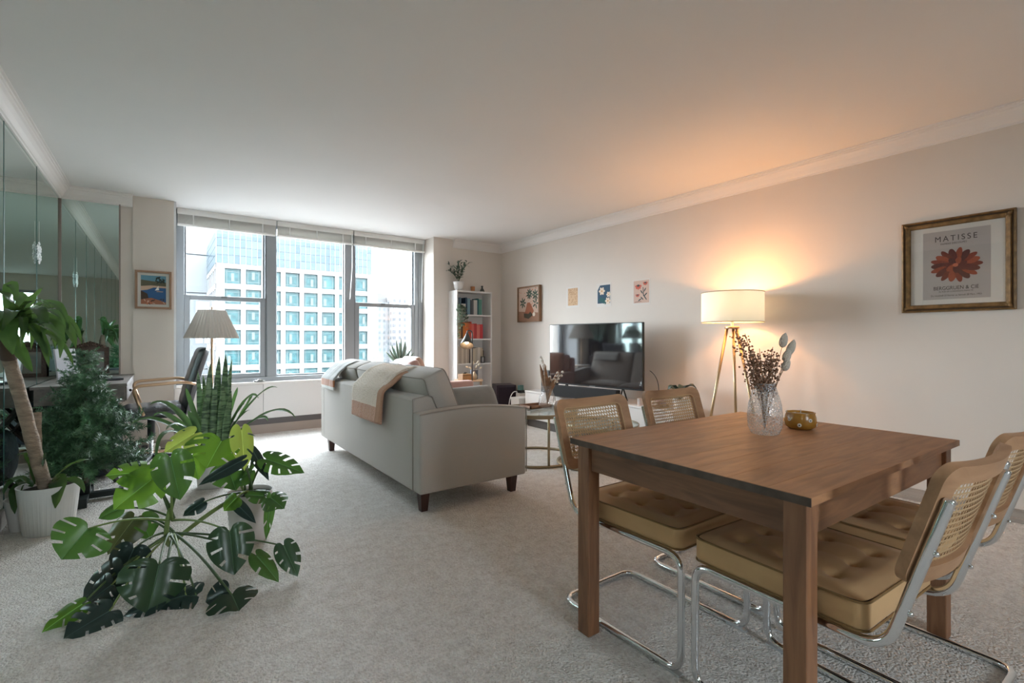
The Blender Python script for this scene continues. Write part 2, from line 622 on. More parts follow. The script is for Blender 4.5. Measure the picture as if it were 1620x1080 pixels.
# ------------------------------------------------------------------ window
m_alu = mat('window_metal', (0.29, 0.31, 0.325), 0.45, 0.35)
m_alud = mat('window_metal_dark', (0.17, 0.18, 0.19), 0.45, 0.35)
m_pane = thin_glass('window_glass', (0.97, 0.99, 0.99), 0.06)
win = thing('window_1', None, None, (0, YW, 0))
win['kind'] = 'structure'
ZS = 0.60
def fr(x0, x1, z0, z1, y0=0.0, y1=0.09, name='window_frame', m=m_alu, par=win):
    return MB().box(x0, x1, y0, y1, z0, z1).build(name, m, par, bevel=0.004)
fr(XP0, XP0 + 0.10, ZS, H)
fr(XP1 - 0.13, XP1, ZS, H)
fr(XP1 - 0.075, XP1 - 0.055, ZS, H, -0.012, 0.0, 'window_bead', m_alu)
fr(1.03, 1.136, ZS, H, -0.01)
fr(1.958, 2.085, ZS, H, -0.01)
fr(1.012, 1.03, ZS, H, 0.0, 0.07, 'window_bead', m_alud)
fr(2.085, 2.1, ZS, H, 0.0, 0.07, 'window_bead', m_alud)
fr(XP0, XP1, ZS, 0.665, -0.015)
fr(XP0, XP1, H - 0.06, H)
def sash(x0, x1, z0, z1, y0, w, wb, wt, name='sash'):
    m = MB()
    m.box(x0, x0 + w, y0, y0 + 0.035, z0, z1).box(x1 - w, x1, y0, y0 + 0.035, z0, z1)
    m.box(x0 + w, x1 - w, y0, y0 + 0.035, z0, z0 + wb).box(x0 + w, x1 - w, y0, y0 + 0.035, z1 - wt, z1)
    s = m.build(name, m_alu, win, bevel=0.003)
    MB().box(x0 + w, x1 - w, y0 + 0.014, y0 + 0.020, z0 + wb, z1 - wt).build('window_pane', m_pane, s)
    return s
ZMR = 1.565
for (x0, x1) in ((XP0 + 0.10, 1.012), (2.1, XP1 - 0.13)):
    sash(x0, x1, ZMR, H - 0.06, 0.045, 0.02, 0.05, 0.04)            # upper sash, outer track
    s = sash(x0, x1, 0.665, ZMR + 0.045, 0.005, 0.055, 0.05, 0.05)   # lower sash, inner track
    MB().box(x0 + 0.35, x0 + 0.41, -0.012, 0.006, ZMR + 0.02, ZMR + 0.045).build('sash_lock', m_alud, s)
sash(1.136, 1.958, 0.665, H - 0.06, 0.03, 0.012, 0.02, 0.02, 'fixed_sash')
fill_win = thing('added_fill_window', None, None, (0, YREAR - 0.08, 0))  # added window out of view, there only to brighten the near room
fill_win['kind'] = 'structure'
for (x0, x1, z0, z1) in ((RX0, RX0 + 0.06, RZ0, RZ1), (RX1 - 0.06, RX1, RZ0, RZ1), (RX0 + 0.06, RX1 - 0.06, RZ0, RZ0 + 0.06), (RX0 + 0.06, RX1 - 0.06, RZ1 - 0.06, RZ1), (1.07, 1.13, RZ0 + 0.06, RZ1 - 0.06)):
    fr(x0, x1, z0, z1, 0, 0.06, par=fill_win)
for (x0, x1) in ((RX0 + 0.06, 1.07), (1.13, RX1 - 0.06)):
    MB().box(x0, x1, 0.02, 0.026, RZ0 + 0.06, RZ1 - 0.06).build('window_pane', m_pane, fill_win)
struct(MB().box(XP0 - 0.005, XP0 + 0.02, YB - 0.0, YW, 0.6, H).build('trim_7', mat('jamb_paint', (0.72, 0.74, 0.76), 0.5)))
# sill board
struct(MB().box(XP0, XP1, YW - 0.10, YW + 0.02, 0.585, 0.612).build('trim_8', WHITE, bevel=0.004))
# convector cover
cv = thing('convector_cover', 'long white panelled heater cover running under the window', 'heater cover', (0, YW - 0.085, 0))
m_cov = mat('cover_paint', (0.72, 0.71, 0.70), 0.5)
xs = [XP0 + 0.005, 0.98, 2.02, XP1 - 0.005]
for i in range(3):
    MB().box(xs[i] + 0.002, xs[i + 1] - 0.002, 0.0, 0.02, 0.175, 0.583).build('panel', m_cov, cv, bevel=0.003)
MB().box(xs[0], xs[-1], 0.03, 0.10, 0.0, 0.58).build('housing', m_cov, cv)
MB().box(xs[0], xs[-1], 0.012, 0.03, 0.105, 0.18).build('kick_board', mat('kick_dark', (0.11, 0.10, 0.10), 0.6), cv)
MB().box(xs[0], xs[-1], 0.004, 0.03, 0.0, 0.105).build('plinth', mat('plinth_tan', (0.40, 0.34, 0.30), 0.8), cv)

# raised venetian blinds
m_blind = mat('blind_slat', (0.80, 0.785, 0.74), 0.55)
m_rail = mat('blind_rail', (0.74, 0.735, 0.71), 0.45)
for i, (x0, x1, lab) in enumerate(((XP0 + 0.03, 1.125, 'raised pale blind above the left window sash beside the sailboat picture'),
                                   (1.13, 2.05, 'raised pale blind above the large fixed middle window pane'),
                                   (2.055, XP1 - 0.005, 'raised pale blind at the right end of the window, near the bookcase'))):
    b = thing('window_blind', lab, 'blind', ((x0 + x1) / 2, YW - 0.055, 2.36), 0, 'raised venetian blinds')
    w = (x1 - x0) / 2 - 0.004
    MB().box(-w, w, -0.028, 0.028, 0.145, 0.183).build('headrail', m_rail, b, bevel=0.003)
    MB().box(-w, w, -0.034, -0.029, 0.12, 0.186).build('valance', m_rail, b, bevel=0.002)
    st = MB()
    for k in range(15):
        st.box(-w + 0.004, w - 0.004, -0.026 + 0.0012 * (k % 2), 0.026, 0.022 + k * 0.0078, 0.0245 + k * 0.0078)
    st.build('slat_stack', m_blind, b)['kind'] = 'stuff'
    MB().box(-w + 0.002, w - 0.002, -0.03, 0.026, 0.0, 0.02).build('bottom_rail', m_blind, b, bevel=0.003)
    for k in range(3):
        xx = -w + 2 * w * (0.15 + 0.35 * k)
        MB().box(xx - 0.006, xx + 0.006, -0.036, -0.0345, 0.0, 0.15).build('ladder_tape', m_rail, b)
    if i:
        xw = w - 0.03 if i == 2 else w - 0.02
        MB().tube([(xw, -0.04, 0.14), (xw - (0.02 if i == 2 else 0.0), -0.045, -0.3), (xw - 0.03, -0.05, -0.72)], 0.005, 6).build('tilt_wand', mat('wand_plastic', (0.75, 0.76, 0.76), 0.3), b)
# ================================================================== the city outside
m_conc = mat('facade_concrete', (0.0928, 0.0928, 0.0928), 0.85, noise=0.06, nscale=0.4)
m_reveal = mat('facade_reveal', (0.0493, 0.0435, 0.0394), 0.8)
def teal_glass(name, c1, c2, sc):
    return mat(name, c1, 0.12, noise=0.01, nscale=sc, col2=c2, rnd=0.22, spec=0.12, detail=3)
m_teal = teal_glass('facade_glass', (0.0174, 0.0493, 0.0522), (0.0058, 0.0232, 0.0261), 1.4)
m_sky_gl = mat('curtain_glass', (0.0348, 0.051, 0.0609), 0.2, noise=0.01, nscale=0.25, col2=(0.0244, 0.0394, 0.0487), rnd=0.18, spec=0.15)
m_mull = mat('curtain_mullion', (0.0754, 0.08, 0.0824), 0.6)
D = 100.0
bx0, bx1 = at_Y(342, 500, D).x, at_Y(587.5, 500, D).x
ztop, zfac = at_Y(342, 362, D).z, at_Y(342, 415, D).z
tower = thing('office_tower', 'white office tower with a grid of square teal windows and a glass crown', 'building', (bx0, D, 0))
BW = bx1 - bx0
NC, NR = 8, 9
edge0, edge1 = 0.9, 0.4
bay = (BW - edge0 - edge1) / NC
fh = 3.67
ww, wh = 2.55, 2.72
zrow0 = zfac - 0.85 - wh      # bottom of first row
grid_m = MB()
for c in range(NC + 1):
    xa = 0 if c == 0 else edge0 + (c - 1) * bay + (bay + ww) / 2
    xb = BW if c == NC else edge0 + c * bay + (bay - ww) / 2
    grid_m.box(xa, xb, 0, 0.9, zfac - 45, zfac)
grid_m.box(0, BW, 0.004, 0.9, zfac - 0.85, zfac - 0.001)
for r in range(NR):
    zb = zrow0 - r * fh
    grid_m.box(0, BW, 0.004, 0.9, zb - (fh - wh), zb)
grid_m.box(0, BW, 0.004, 0.9, zfac - 45, zrow0 - (NR - 1) * fh - 0.9)
grid_m.build('facade', m_conc, tower)
MB().box(0.9, BW - 0.05, 0.9, 22, zfac - 45, zfac - 0.01).build('core', m_reveal, tower)
# left flank with its own narrow windows
fl = MB()
for r in range(NR + 1):
    zb = zfac - 0.85 if r == 0 else zrow0 - (r - 1) * fh
    fl.box(0, 0.9, 0.9, 22, zb - (fh - wh) if r else zb, zb if r else zfac)
for c in range(6):
    fl.box(0.003, 0.9, 0.9 + c * 3.5 - (0 if c == 0 else 0.5), 0.9 + c * 3.5 + 0.55, zfac - 45, zfac)
fl.build('flank', m_conc, tower)
for c in range(NC):
    xc = edge0 + (c + 0.5) * bay
    for r in range(NR):
        zb = zrow0 - r * fh
        if c == 0 and r == 0:
            w = MB().box(-ww / 2, ww / 2, 0.45, 0.5, 0, wh).build('window', m_teal, tower)
            fm = MB()
            for t in (-0.5, -0.36, 0.36, 0.5):
                fm.box(t * ww - 0.035, t * ww + 0.035, 0.40, 0.46, 0, wh)
            for t in (0.0, 0.16, 0.8, 1.0):
                fm.box(-ww / 2, ww / 2, 0.405, 0.46, t * wh - 0.035, t * wh + 0.035)
            f2 = fm.build('glazing_bars', mat('glazing_bar', (0.0348, 0.0522, 0.0522), 0.6), w)
            rv = MB().box(ww / 2 - 0.02, ww / 2 + 0.002, 0.02, 0.5, 0, wh).box(-ww / 2, ww / 2, 0.02, 0.5, wh - 0.02, wh + 0.002).build('reveal', m_reveal, w)
            bl = MB().box(-0.25, 0.25, 0.36, 0.42, 0.5, 1.9).build('office_blind', mat('office_blind', (0.035, 0.052, 0.052), 0.7), w)
            w.location = (xc, 0, zb)
            w0 = w
        else:
            w = copy_tree(w0, tower)
            w.location = (xc, 0, zb)
            for ch in w.children:
                if ch.name.startswith('office_blind'):
                    k = (c * 7 + r * 5) % 5
                    ch.location = ((k - 2) * 0.28, 0, (k % 3) * 0.3 - 0.2)
# glass crown: panel by panel
NPX, NPZ = 30, 4
pw, ph = BW / NPX, (ztop - zfac) / NPZ
for i in range(NPX):
    for j in range(NPZ):
        if i == 0 and j == 0:
            g0 = MB().box(0.06, pw - 0.06, 0.04, 0.16, 0.05, ph - 0.05).build('glass_panel', m_sky_gl, tower)
            g0.location = (0, 0, zfac)
        else:
            share(g0, tower, Matrix.Translation((i * pw, 0, zfac + j * ph)))
cm = MB().box(0, BW, 0.16, 22, zfac, ztop)
for i in range(NPX + 1):
    cm.box(i * pw - 0.05, i * pw + 0.05, 0, 0.17, zfac, ztop)
cm.build('crown_frame', m_mull, tower)
pc = MB()
for i in range(10):
    for j in range(NPZ):
        pc.box(-0.05, 0.02, 0.3 + i * 2.15, 2.3 + i * 2.15, zfac + j * ph + 0.05, zfac + (j + 1) * ph - 0.05)
pc.build('crown_flank_glass', m_sky_gl, tower)
# pale panelled slab block on the left, behind the tower
slab = thing('slab_block', 'pale windowless building with long horizontal panel joints behind the tower', 'building', (0, 124, 0))
m_slab = mat('slab_panel', (0.0783, 0.0841, 0.087), 0.8, noise=0.05, nscale=0.1)
for k in range(12):
    z0 = -30 + k * 8.2
    MB().box(-30, 20, 0, 6, z0 + 0.12, z0 + 8.08).build('cladding_panel', m_slab, slab)
MB().box(-30, 20, 0.4, 6, -30, 68).build('backing', mat('slab_joint', (0.058, 0.063, 0.066), 0.8), slab)
# slender residential tower, far right
def dotted(name, base, win_c, sx, sz, off=0.0):
    m = bpy.data.materials.new(name)
    m.use_nodes = True
    n = m.node_tree
    b = n.nodes['Principled BSDF']
    b.inputs['Roughness'].default_value = 0.8
    t = n.nodes.new('ShaderNodeTexCoord')
    s = n.nodes.new('ShaderNodeSeparateXYZ')
    cmb = n.nodes.new('ShaderNodeCombineXYZ')
    n.links.new(t.outputs['Object'], s.inputs[0])
    ad = n.nodes.new('ShaderNodeMath')
    ad.operation = 'ADD'
    n.links.new(s.outputs['X'], ad.inputs[0])
    n.links.new(s.outputs['Y'], ad.inputs[1])
    n.links.new(ad.outputs[0], cmb.inputs['X'])
    n.links.new(s.outputs['Z'], cmb.inputs['Y'])
    br = n.nodes.new('ShaderNodeTexBrick')
    br.offset = off
    br.inputs['Scale'].default_value = 1.0
    br.inputs['Brick Width'].default_value = sx
    br.inputs['Row Height'].default_value = sz
    br.inputs['Mortar Size'].default_value = 0.75
    br.inputs['Mortar Smooth'].default_value = 0.0
    br.inputs['Color1'].default_value = (*win_c, 1)
    br.inputs['Color2'].default_value = (*[v * 1.5 for v in win_c], 1)
    br.inputs['Mortar'].default_value = (*base, 1)
    n.links.new(cmb.outputs[0], br.inputs['Vector'])
    n.links.new(br.outputs['Color'], b.inputs['Base Color'])
    return m
DF = 260.0
fx0, fx1 = at_Y(597, 500, DF).x, at_Y(648, 500, DF).x
ft = thing('apartment_tower', 'slender pale apartment tower dotted with tiny windows far behind', 'building', (fx0, DF, 0))
m_dot = dotted('dotted_facade', (0.087, 0.0853, 0.0841), (0.0261, 0.0261, 0.029), 3.0, 3.4)
fw = fx1 - fx0
zt = lambda y: at_Y(615, y, DF).z
MB().box(0, fw * 0.45, 0, 30, -80, zt(478)).build('tower_wing', dotted('dotted_facade_grey', (0.0638, 0.0667, 0.0696), (0.029, 0.0348, 0.0377), 2.6, 3.2), ft)
MB().box(fw * 0.36, fw * 0.80, -6, 30, -80, zt(470)).build('tower_body', m_dot, ft)
MB().box(fw * 0.80, fw, 0, 30, -80, zt(492)).build('tower_wing', m_dot, ft)
MB().box(fw * 0.08, fw * 0.36, 4, 20, zt(478), zt(463)).build('penthouse', mat('penthouse_grey', (0.0464, 0.0464, 0.0464), 0.8), ft)
MB().box(fw * 0.36, fw * 0.60, 4, 20, zt(470), zt(466)).build('roof_plant', m_conc, ft)
lb = thing('low_block', 'small white block with a few dark windows beside the tower foot', 'building', (at_Y(588, 500, 190).x, 190, 0))
MB().box(0, at_Y(606, 500, 190).x - at_Y(588, 500, 190).x, 0, 15, -70, at_Y(597, 560, 190).z).build('block_wall', dotted('block_facade', (0.087, 0.087, 0.087), (0.0116, 0.0116, 0.0116), 1.7, 2.6), lb)

# ================================================================== sofa
m_sofa = mat('sofa_fabric', (0.425, 0.39, 0.35), 0.9, noise=0.06, nscale=240, bump=0.25, bscale=500, bdist=0.002, sheen=0.2)
m_welt = mat('sofa_welt', (0.30, 0.27, 0.235), 0.9)
m_dwood = mat('dark_wood_leg', (0.055, 0.02, 0.014), 0.3, noise=0.3, nscale=12, stretch=(4, 4, 0.6))
sofa = thing('sofa', 'light grey three-seat sofa with dark wooden legs seen from behind', 'sofa', (1.315, 2.80, 0))
SDp, SLn, Z0 = 0.84, 2.325, 0.135
AT = 0.11
# back frame (profile in XZ swept along Y)
def yprism(poly, y0, y1):
    n = len(poly)
    vs = [(p[0], y0, p[1]) for p in poly] + [(p[0], y1, p[1]) for p in poly]
    fs = [tuple(range(n)), tuple(range(2 * n - 1, n - 1, -1))] + [(i, n + i, n + (i + 1) % n, (i + 1) % n) for i in range(n)]
    return MB().add(vs, fs)
yprism([(0.0, Z0), (0.26, Z0), (0.26, 0.45), (0.14, 0.735), (0.10, 0.745), (0.01, 0.735), (0.0, 0.72)], 0.105, SLn - 0.105).build('back_frame', m_sofa, sofa, bevel=0.012, seg=3)
arm_top = []
NA = 14
for i in range(NA + 1):
    t = i / NA
    arm_top.append((t * SDp, 0.628 + 0.045 * math.sin(PI * (0.12 + 0.78 * t)) - 0.018 * t))
for (y0, y1) in ((0.0, AT), (SLn - AT, SLn)):
    a = yprism([(0.0, Z0)] + [(SDp, Z0)] + [(SDp + 0.0, arm_top[-1][1])] + arm_top[::-1][1:], y0, y1).build('armrest', m_sofa, sofa, bevel=0.016, seg=3)
    for yy in (y0, y1):
        MB().tube([(p[0], yy, p[1] - 0.004) for p in arm_top] + [(SDp + 0.002, yy, 0.5), (SDp + 0.002, yy, Z0 + 0.02)], 0.0045, 6).build('welt', m_welt, a)
MB().tube([(-0.001, 0.106, Z0 + 0.005), (-0.001, 0.106, 0.73), (0.10, 0.106, 0.748), (0.14, 0.106, 0.738), (0.20, 0.106, 0.6)], 0.0035, 6).build('welt', m_welt, sofa)
MB().box(0.10, SDp - 0.03, AT, SLn - AT, Z0 + 0.01, 0.30).build('seat_base', m_sofa, sofa, bevel=0.01)
def cushion(w, d, h, puff=0.35, crown_=0.02, n=18):
    """soft box: w (x), d (y), h (z), centred"""
    m = MB()
    def P(u, v, side):
        x, y = math.sin((u - 0.5) * PI), math.sin((v - 0.5) * PI)
        ex = 1 - abs(x) ** 7
        ey = 1 - abs(y) ** 7
        k = (ex * ey) ** puff
        sx = x * (1 - 0.02 * (abs(y) ** 6))
        sy = y * (1 - 0.02 * (abs(x) ** 6))
        zz = h / 2 * k + crown_ * (1 - x * x) * (1 - y * y)
        return (sx * w / 2, sy * d / 2, zz * side)
    m.grid(lambda u, v: P(u, v, 1), n, n)
    m.grid(lambda u, v: P(1 - u, v, -1), n, n)
    return m
def dens_(poly):
    q = []
    for i in range(len(poly)):
        a, b = poly[i], poly[(i + 1) % len(poly)]
        k = 10 if math.hypot(b[0] - a[0], b[1] - a[1]) > 0.5 else 1
        q += [(a[0] + (b[0] - a[0]) * t / k, a[1] + (b[1] - a[1]) * t / k) for t in range(k)]
    return q
for k in range(3):
    yc = AT + (SLn - 2 * AT) * (k + 0.5) / 3
    L = (SLn - 2 * AT) / 3 - 0.006
    s = cushion(0.60, L, 0.17, 0.22).build('seat_cushion', m_sofa, sofa, True)
    s.location = (0.53, yc, 0.385)
    bk = cushion(0.54, L + 0.01, 0.20, 0.13, 0.03).build('back_cushion', m_sofa, sofa, True)
    bk.location = (0.255, yc, 0.645)
    bk.rotation_euler = (0, math.radians(-111), 0)
    for side in (1, -1):
        ring = []
        for (a, b) in dens_(rrect(2 * 0.955, 2 * 0.955, 0.10, 4)):
            kk = ((1 - abs(a) ** 7) * (1 - abs(b) ** 7)) ** 0.13
            ring.append((a * 0.27, b * (L + 0.01) / 2, side * (0.10 * kk + 0.03 * (1 - a * a) * (1 - b * b) + 0.001)))
        MB().tube(ring, 0.0042, 5, closed=True).build('welt', m_welt, bk)
def tleg(x, y, w0, w1, h):
    m = MB()
    vs = []
    for (w, z) in ((w1, 0), (w0, h)):
        vs += [(x - w / 2, y - w / 2, z), (x + w / 2, y - w / 2, z), (x + w / 2, y + w / 2, z), (x - w / 2, y + w / 2, z)]
    m.add(vs, [(3, 2, 1, 0), (4, 5, 6, 7), (0, 1, 5, 4), (1, 2, 6, 5), (2, 3, 7, 6), (3, 0, 4, 7)])
    return m
for x in (0.07, SDp - 0.06):
    for y in (0.10, SLn - 0.12):
        tleg(x, y, 0.068, 0.045, 0.145).build('leg', m_dwood, sofa, bevel=0.002)

# loose grey pillow against the near arm
pil = thing('throw_pillow', 'dusty grey velvet pillow with ruffled edge propped against the near sofa arm', 'pillow', (1.845, 3.04, 0.575), math.radians(8))
m_pil = mat('pillow_velvet', (0.20, 0.195, 0.18), 0.75, noise=0.12, nscale=10, sheen=0.6)
c = cushion(0.46, 0.40, 0.17, 0.42, 0.03, 16).build('pillow_body', m_pil, pil, True)
c.rotation_euler = (math.radians(66), 0, 0)
rf = [(0.23 * a * (1 + 0.018 * math.sin(i * 1.9)), 0.20 * b * (1 + 0.02 * math.cos(i * 2.3)), 0.004 * math.sin(i * 2.7)) for i, (a, b) in enumerate(rrect(2.0, 2.0, 0.1, 12))]
e = MB().tube(rf, 0.008, 6, closed=True).build('ruffle', mat('pillow_ruffle', (0.42, 0.40, 0.38), 0.8), c, True)

# throws over the back: strip from the back of the sofa over the cushions
def drape(profile, y0, y1, skew, nv, seed, amp=0.008, width_fn=None):
    random.seed(seed)
    prof = [Vector((p[0], 0, p[1])) for p in profile]
    fine = []
    for i in range(len(prof) - 1):
        for k in range(6):
            fine.append(prof[i].lerp(prof[i + 1], k / 6))
    fine.append(prof[-1])
    for _ in range(3):
        fine = [fine[0]] + [(fine[i - 1] + fine[i] * 2 + fine[i + 1]) / 4 for i in range(1, len(fine) - 1)] + [fine[-1]]
    n = len(fine) - 1
    def fn(u, v):
        p = fine[round(u * n)]
        y = y0 + (y1 - y0) * v + skew(u)
        w = amp * (math.sin(v * 17 + u * 3 + seed) + 0.6 * math.sin(v * 31 + u * 7))
        return (p.x - abs(w) - (0.006 if u < 0.5 else 0), y, p.z + (abs(w) * 0.8 if 0.4 < u else 0))
    return MB().grid(fn, n, nv)
def band_mat(name, c_top, c_bot, zsplit, c_hem=None, zhem=None, bump=0.8, bs=130, bd=0.012):
    m = bpy.data.materials.new(name)
    m.use_nodes = True
    n = m.node_tree
    b = n.nodes['Principled BSDF']
    b.inputs['Roughness'].default_value = 0.95
    b.inputs['Sheen Weight'].default_value = 0.4
    t = n.nodes.new('ShaderNodeTexCoord')
    s = n.nodes.new('ShaderNodeSeparateXYZ')
    n.links.new(t.outputs['Object'], s.inputs[0])
    r = n.nodes.new('ShaderNodeValToRGB')
    r.color_ramp.interpolation = 'CONSTANT'
    el = r.color_ramp.elements
    if zhem is not None:
        el[0].color = (*c_hem, 1)
        el[1].position = zhem
        el[1].color = (*c_bot, 1)
        x = el.new(zsplit)
        x.color = (*c_top, 1)
    else:
        el[0].color = (*c_bot, 1)
        el[1].position = zsplit
        el[1].color = (*c_top, 1)
    n.links.new(s.outputs['Z'], r.inputs['Fac'])
    n.links.new(r.outputs['Color'], b.inputs['Base Color'])
    z = n.nodes.new('ShaderNodeTexNoise')
    z.inputs['Scale'].default_value = bs
    z.inputs['Detail'].default_value = 4
    n.links.new(t.outputs['Object'], z.inputs['Vector'])
    bp = n.nodes.new('ShaderNodeBump')
    bp.inputs['Strength'].default_value = bump
    bp.inputs['Distance'].default_value = bd
    n.links.new(z.outputs['Fac'], bp.inputs['Height'])
    n.links.new(bp.outputs['Normal'], b.inputs['Normal'])
    return m
th1 = thing('throw_blanket', 'cream and terracotta fleece throw draped over the middle of the sofa back', 'blanket', (1.315, 2.80, 0))
m_th1 = band_mat('throw_fleece', (0.93, 0.80, 0.67), (0.64, 0.34, 0.21), 0.62, bs=80, bd=0.03)
PB = [(-0.022, 0.50), (-0.022, 0.62), (-0.022, 0.745), (0.03, 0.80), (0.10, 0.875), (0.20, 0.905), (0.30, 0.885), (0.36, 0.80), (0.40, 0.66)]
drape(PB, 0.50, 1.12, lambda u: 0.10 * (1 - u) - 0.06 * u, 26, 3, 0.006).build('blanket_front', m_th1, th1, True, solid=0.020)
PB2 = [(-0.012, 0.515), (-0.008, 0.62), (-0.006, 0.742), (0.04, 0.785), (0.12, 0.862), (0.20, 0.885), (0.28, 0.87)]
drape([(a - 0.030, b) for a, b in PB2], 0.47, 0.555, lambda u: 0.10 * (1 - u) - 0.06 * u, 8, 5, 0.003).build('folded_edge', mat('throw_back', (0.50, 0.285, 0.185), 0.95, bump=0.6, bscale=130), th1, True, solid=0.018)
th2 = thing('throw_blanket', 'grey, rust and white striped throw over the far end of the sofa back', 'blanket', (1.315, 2.80, 0))
m_th2 = band_mat('throw_wool', (0.40, 0.40, 0.38), (0.42, 0.17, 0.08), 0.735, (0.55, 0.54, 0.50), 0.672, 0.3, 300, 0.003)
drape([(-0.02, 0.645), (-0.02, 0.70), (-0.02, 0.748), (0.03, 0.80), (0.10, 0.875), (0.20, 0.905), (0.31, 0.885), (0.38, 0.78)], 1.74, 2.14, lambda u: 0.03 * (1 - u), 18, 9, 0.005).build('blanket_cloth', m_th2, th2, True, solid=0.012)

# ================================================================== pink armchair behind the sofa
m_pink = mat('pink_velvet', (0.50, 0.30, 0.26), 0.8, noise=0.08, nscale=6, sheen=0.7)
ac = thing('armchair', 'dusty pink upholstered armchair between the sofa and the bookcase', 'armchair', (2.25, 4.93, 0))
for y0 in (0.0, 0.60):
    MB().box(0.04, 0.77, y0, y0 + 0.12, 0.20, 0.628).build('armrest', m_pink, ac, bevel=0.03, seg=4)
MB().box(0.08, 0.74, 0.12, 0.60, 0.18, 0.32).build('seat_base', m_pink, ac, bevel=0.02)
s = cushion(0.60, 0.47, 0.15, 0.2).build('seat_cushion', m_pink, ac, True)
s.location = (0.46, 0.36, 0.385)
MB().add([Vector(p) for p in ((0.0, 0.03, 0.2), (0.14, 0.03, 0.2), (0.14, 0.69, 0.2), (0.0, 0.69, 0.2), (-0.08, 0.06, 0.84), (0.02, 0.06, 0.84), (0.02, 0.66, 0.84), (-0.08, 0.66, 0.84))],
         [(3, 2, 1, 0), (4, 5, 6, 7), (0, 1, 5, 4), (1, 2, 6, 5), (2, 3, 7, 6), (3, 0, 4, 7)]).build('backrest', m_pink, ac, bevel=0.04, seg=4)
b = cushion(0.46, 0.52, 0.16, 0.3).build('back_cushion', m_pink, ac, True)
b.location = (0.10, 0.36, 0.66)
b.rotation_euler = (0, math.radians(-104), 0)
for x in (0.10, 0.70):
    for y in (0.07, 0.65):
        tleg(x, y, 0.045, 0.03, 0.20).build('leg', m_dwood, ac)
pp = thing('throw_pillow', 'blush velvet pillow standing on the pink armchair below the aloe', 'pillow', (2.43, 5.30, 0.71), math.radians(-4))
c = cushion(0.42, 0.46, 0.14, 0.42, 0.02).build('pillow_body', mat('blush_velvet', (0.60, 0.36, 0.27), 0.75, noise=0.08, nscale=8, sheen=0.6), pp, True)
c.rotation_euler = (0, math.radians(-106), 0)

# ================================================================== dining table
m_tab = mat('stained_pine', (0.46, 0.23, 0.11), 0.45, nscale=3.2, stretch=(1.2, 9, 9), col2=(0.30, 0.148, 0.075), rnd=0.07, bump=0.15, bscale=18, bdist=0.003, distort=1.2, detail=6, noise=0.01)
m_tleg = mat('stained_pine_leg', (0.33, 0.155, 0.075), 0.45, nscale=3.2, stretch=(9, 9, 1.0), col2=(0.19, 0.085, 0.042), rnd=0.06, bump=0.12, bscale=18, bdist=0.003, distort=1.2, detail=6, noise=0.01)
tab = thing('dining_table', 'brown stained pine dining table with square legs', 'table', (1.855, 0.933, 0), math.radians(-1.4))
TW, TD, TH = 1.175, 0.862, 0.74
npl = 8
pwid = TD / npl
pk = None
for k in range(npl):
    y = -TD / 2 + (k + 0.5) * pwid
    if pk is None:
        pk = MB().box(-TW / 2, TW / 2, -pwid / 2 + 0.0003, pwid / 2 - 0.0003, -0.022, 0).build('plank', m_tab, tab, bevel=0.0009)
        pk.location = (0, y, TH)
    else:
        q = share(pk, tab, Matrix.Translation((0, y, TH)))
        md = q.modifiers.new('bevel', 'BEVEL')
        md.width, md.segments, md.limit_method = 0.0009, 2, 'ANGLE'
inl = 0.028
for sy in (-1, 1):
    y = sy * (TD / 2 - inl - 0.015)
    MB().box(-TW / 2 + 0.08, TW / 2 - 0.08, y - 0.011, y + 0.011, TH - 0.115, TH - 0.0225).build('apron', m_tab, tab)
for sx in (-1, 1):
    x = sx * (TW / 2 - inl - 0.015)
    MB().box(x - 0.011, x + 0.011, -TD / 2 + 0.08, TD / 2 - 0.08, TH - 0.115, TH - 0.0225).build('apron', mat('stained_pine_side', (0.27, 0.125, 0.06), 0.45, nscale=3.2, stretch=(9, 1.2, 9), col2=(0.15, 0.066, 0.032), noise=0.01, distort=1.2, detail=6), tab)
    MB().box(sx * (TW / 2 + 0.0015) - 0.0015, sx * (TW / 2 + 0.0015) + 0.0015, -TD / 2, TD / 2, TH - 0.022, TH - 0.0008).build('edge_strip', mat('dark_edge', (0.11, 0.075, 0.055), 0.6, noise=0.4, nscale=20), tab)  # darker strip covering the plank ends
    for sy in (-1, 1):
        cx_, cy_ = sx * (TW / 2 - inl - 0.02), sy * (TD / 2 - inl - 0.02)
        MB().box(cx_ - 0.029, cx_ + 0.029, cy_ - 0.029, cy_ + 0.029, 0, TH - 0.0225).build('leg', m_tleg, tab, bevel=0.003)

# ================================================================== cane chairs
m_seat = mat('mustard_velvet', (0.60, 0.375, 0.185), 0.8, noise=0.08, nscale=5, sheen=0.08, spec=0.3)
m_pipe = mat('mustard_piping', (0.25, 0.145, 0.055), 0.8)
m_oak = mat('back_wood', (0.48, 0.27, 0.145), 0.5, nscale=3.0, stretch=(1.5, 8, 8), col2=(0.34, 0.18, 0.09), noise=0.01, distort=0.8, detail=5)
m_cane = mat('cane', (0.55, 0.36, 0.19), 0.55)
chair = thing('dining_chair', 'cane-back cantilever chair', 'chair')
r_ = 0.0122
X_ = 0.208
loop = [(-X_, -0.385, 0.775), (-X_, -0.272, 0.398), (-X_, 0.243, 0.398), (-X_, 0.243, r_), (-X_, -0.335, r_), (X_, -0.335, r_), (X_, 0.243, r_), (X_, 0.243, 0.398), (X_, -0.272, 0.398), (X_, -0.385, 0.775)]
frm = MB().tube(fillet(loop, 0.062, 7), r_, 12).build('frame', m_chrome, chair, True, angle=50)
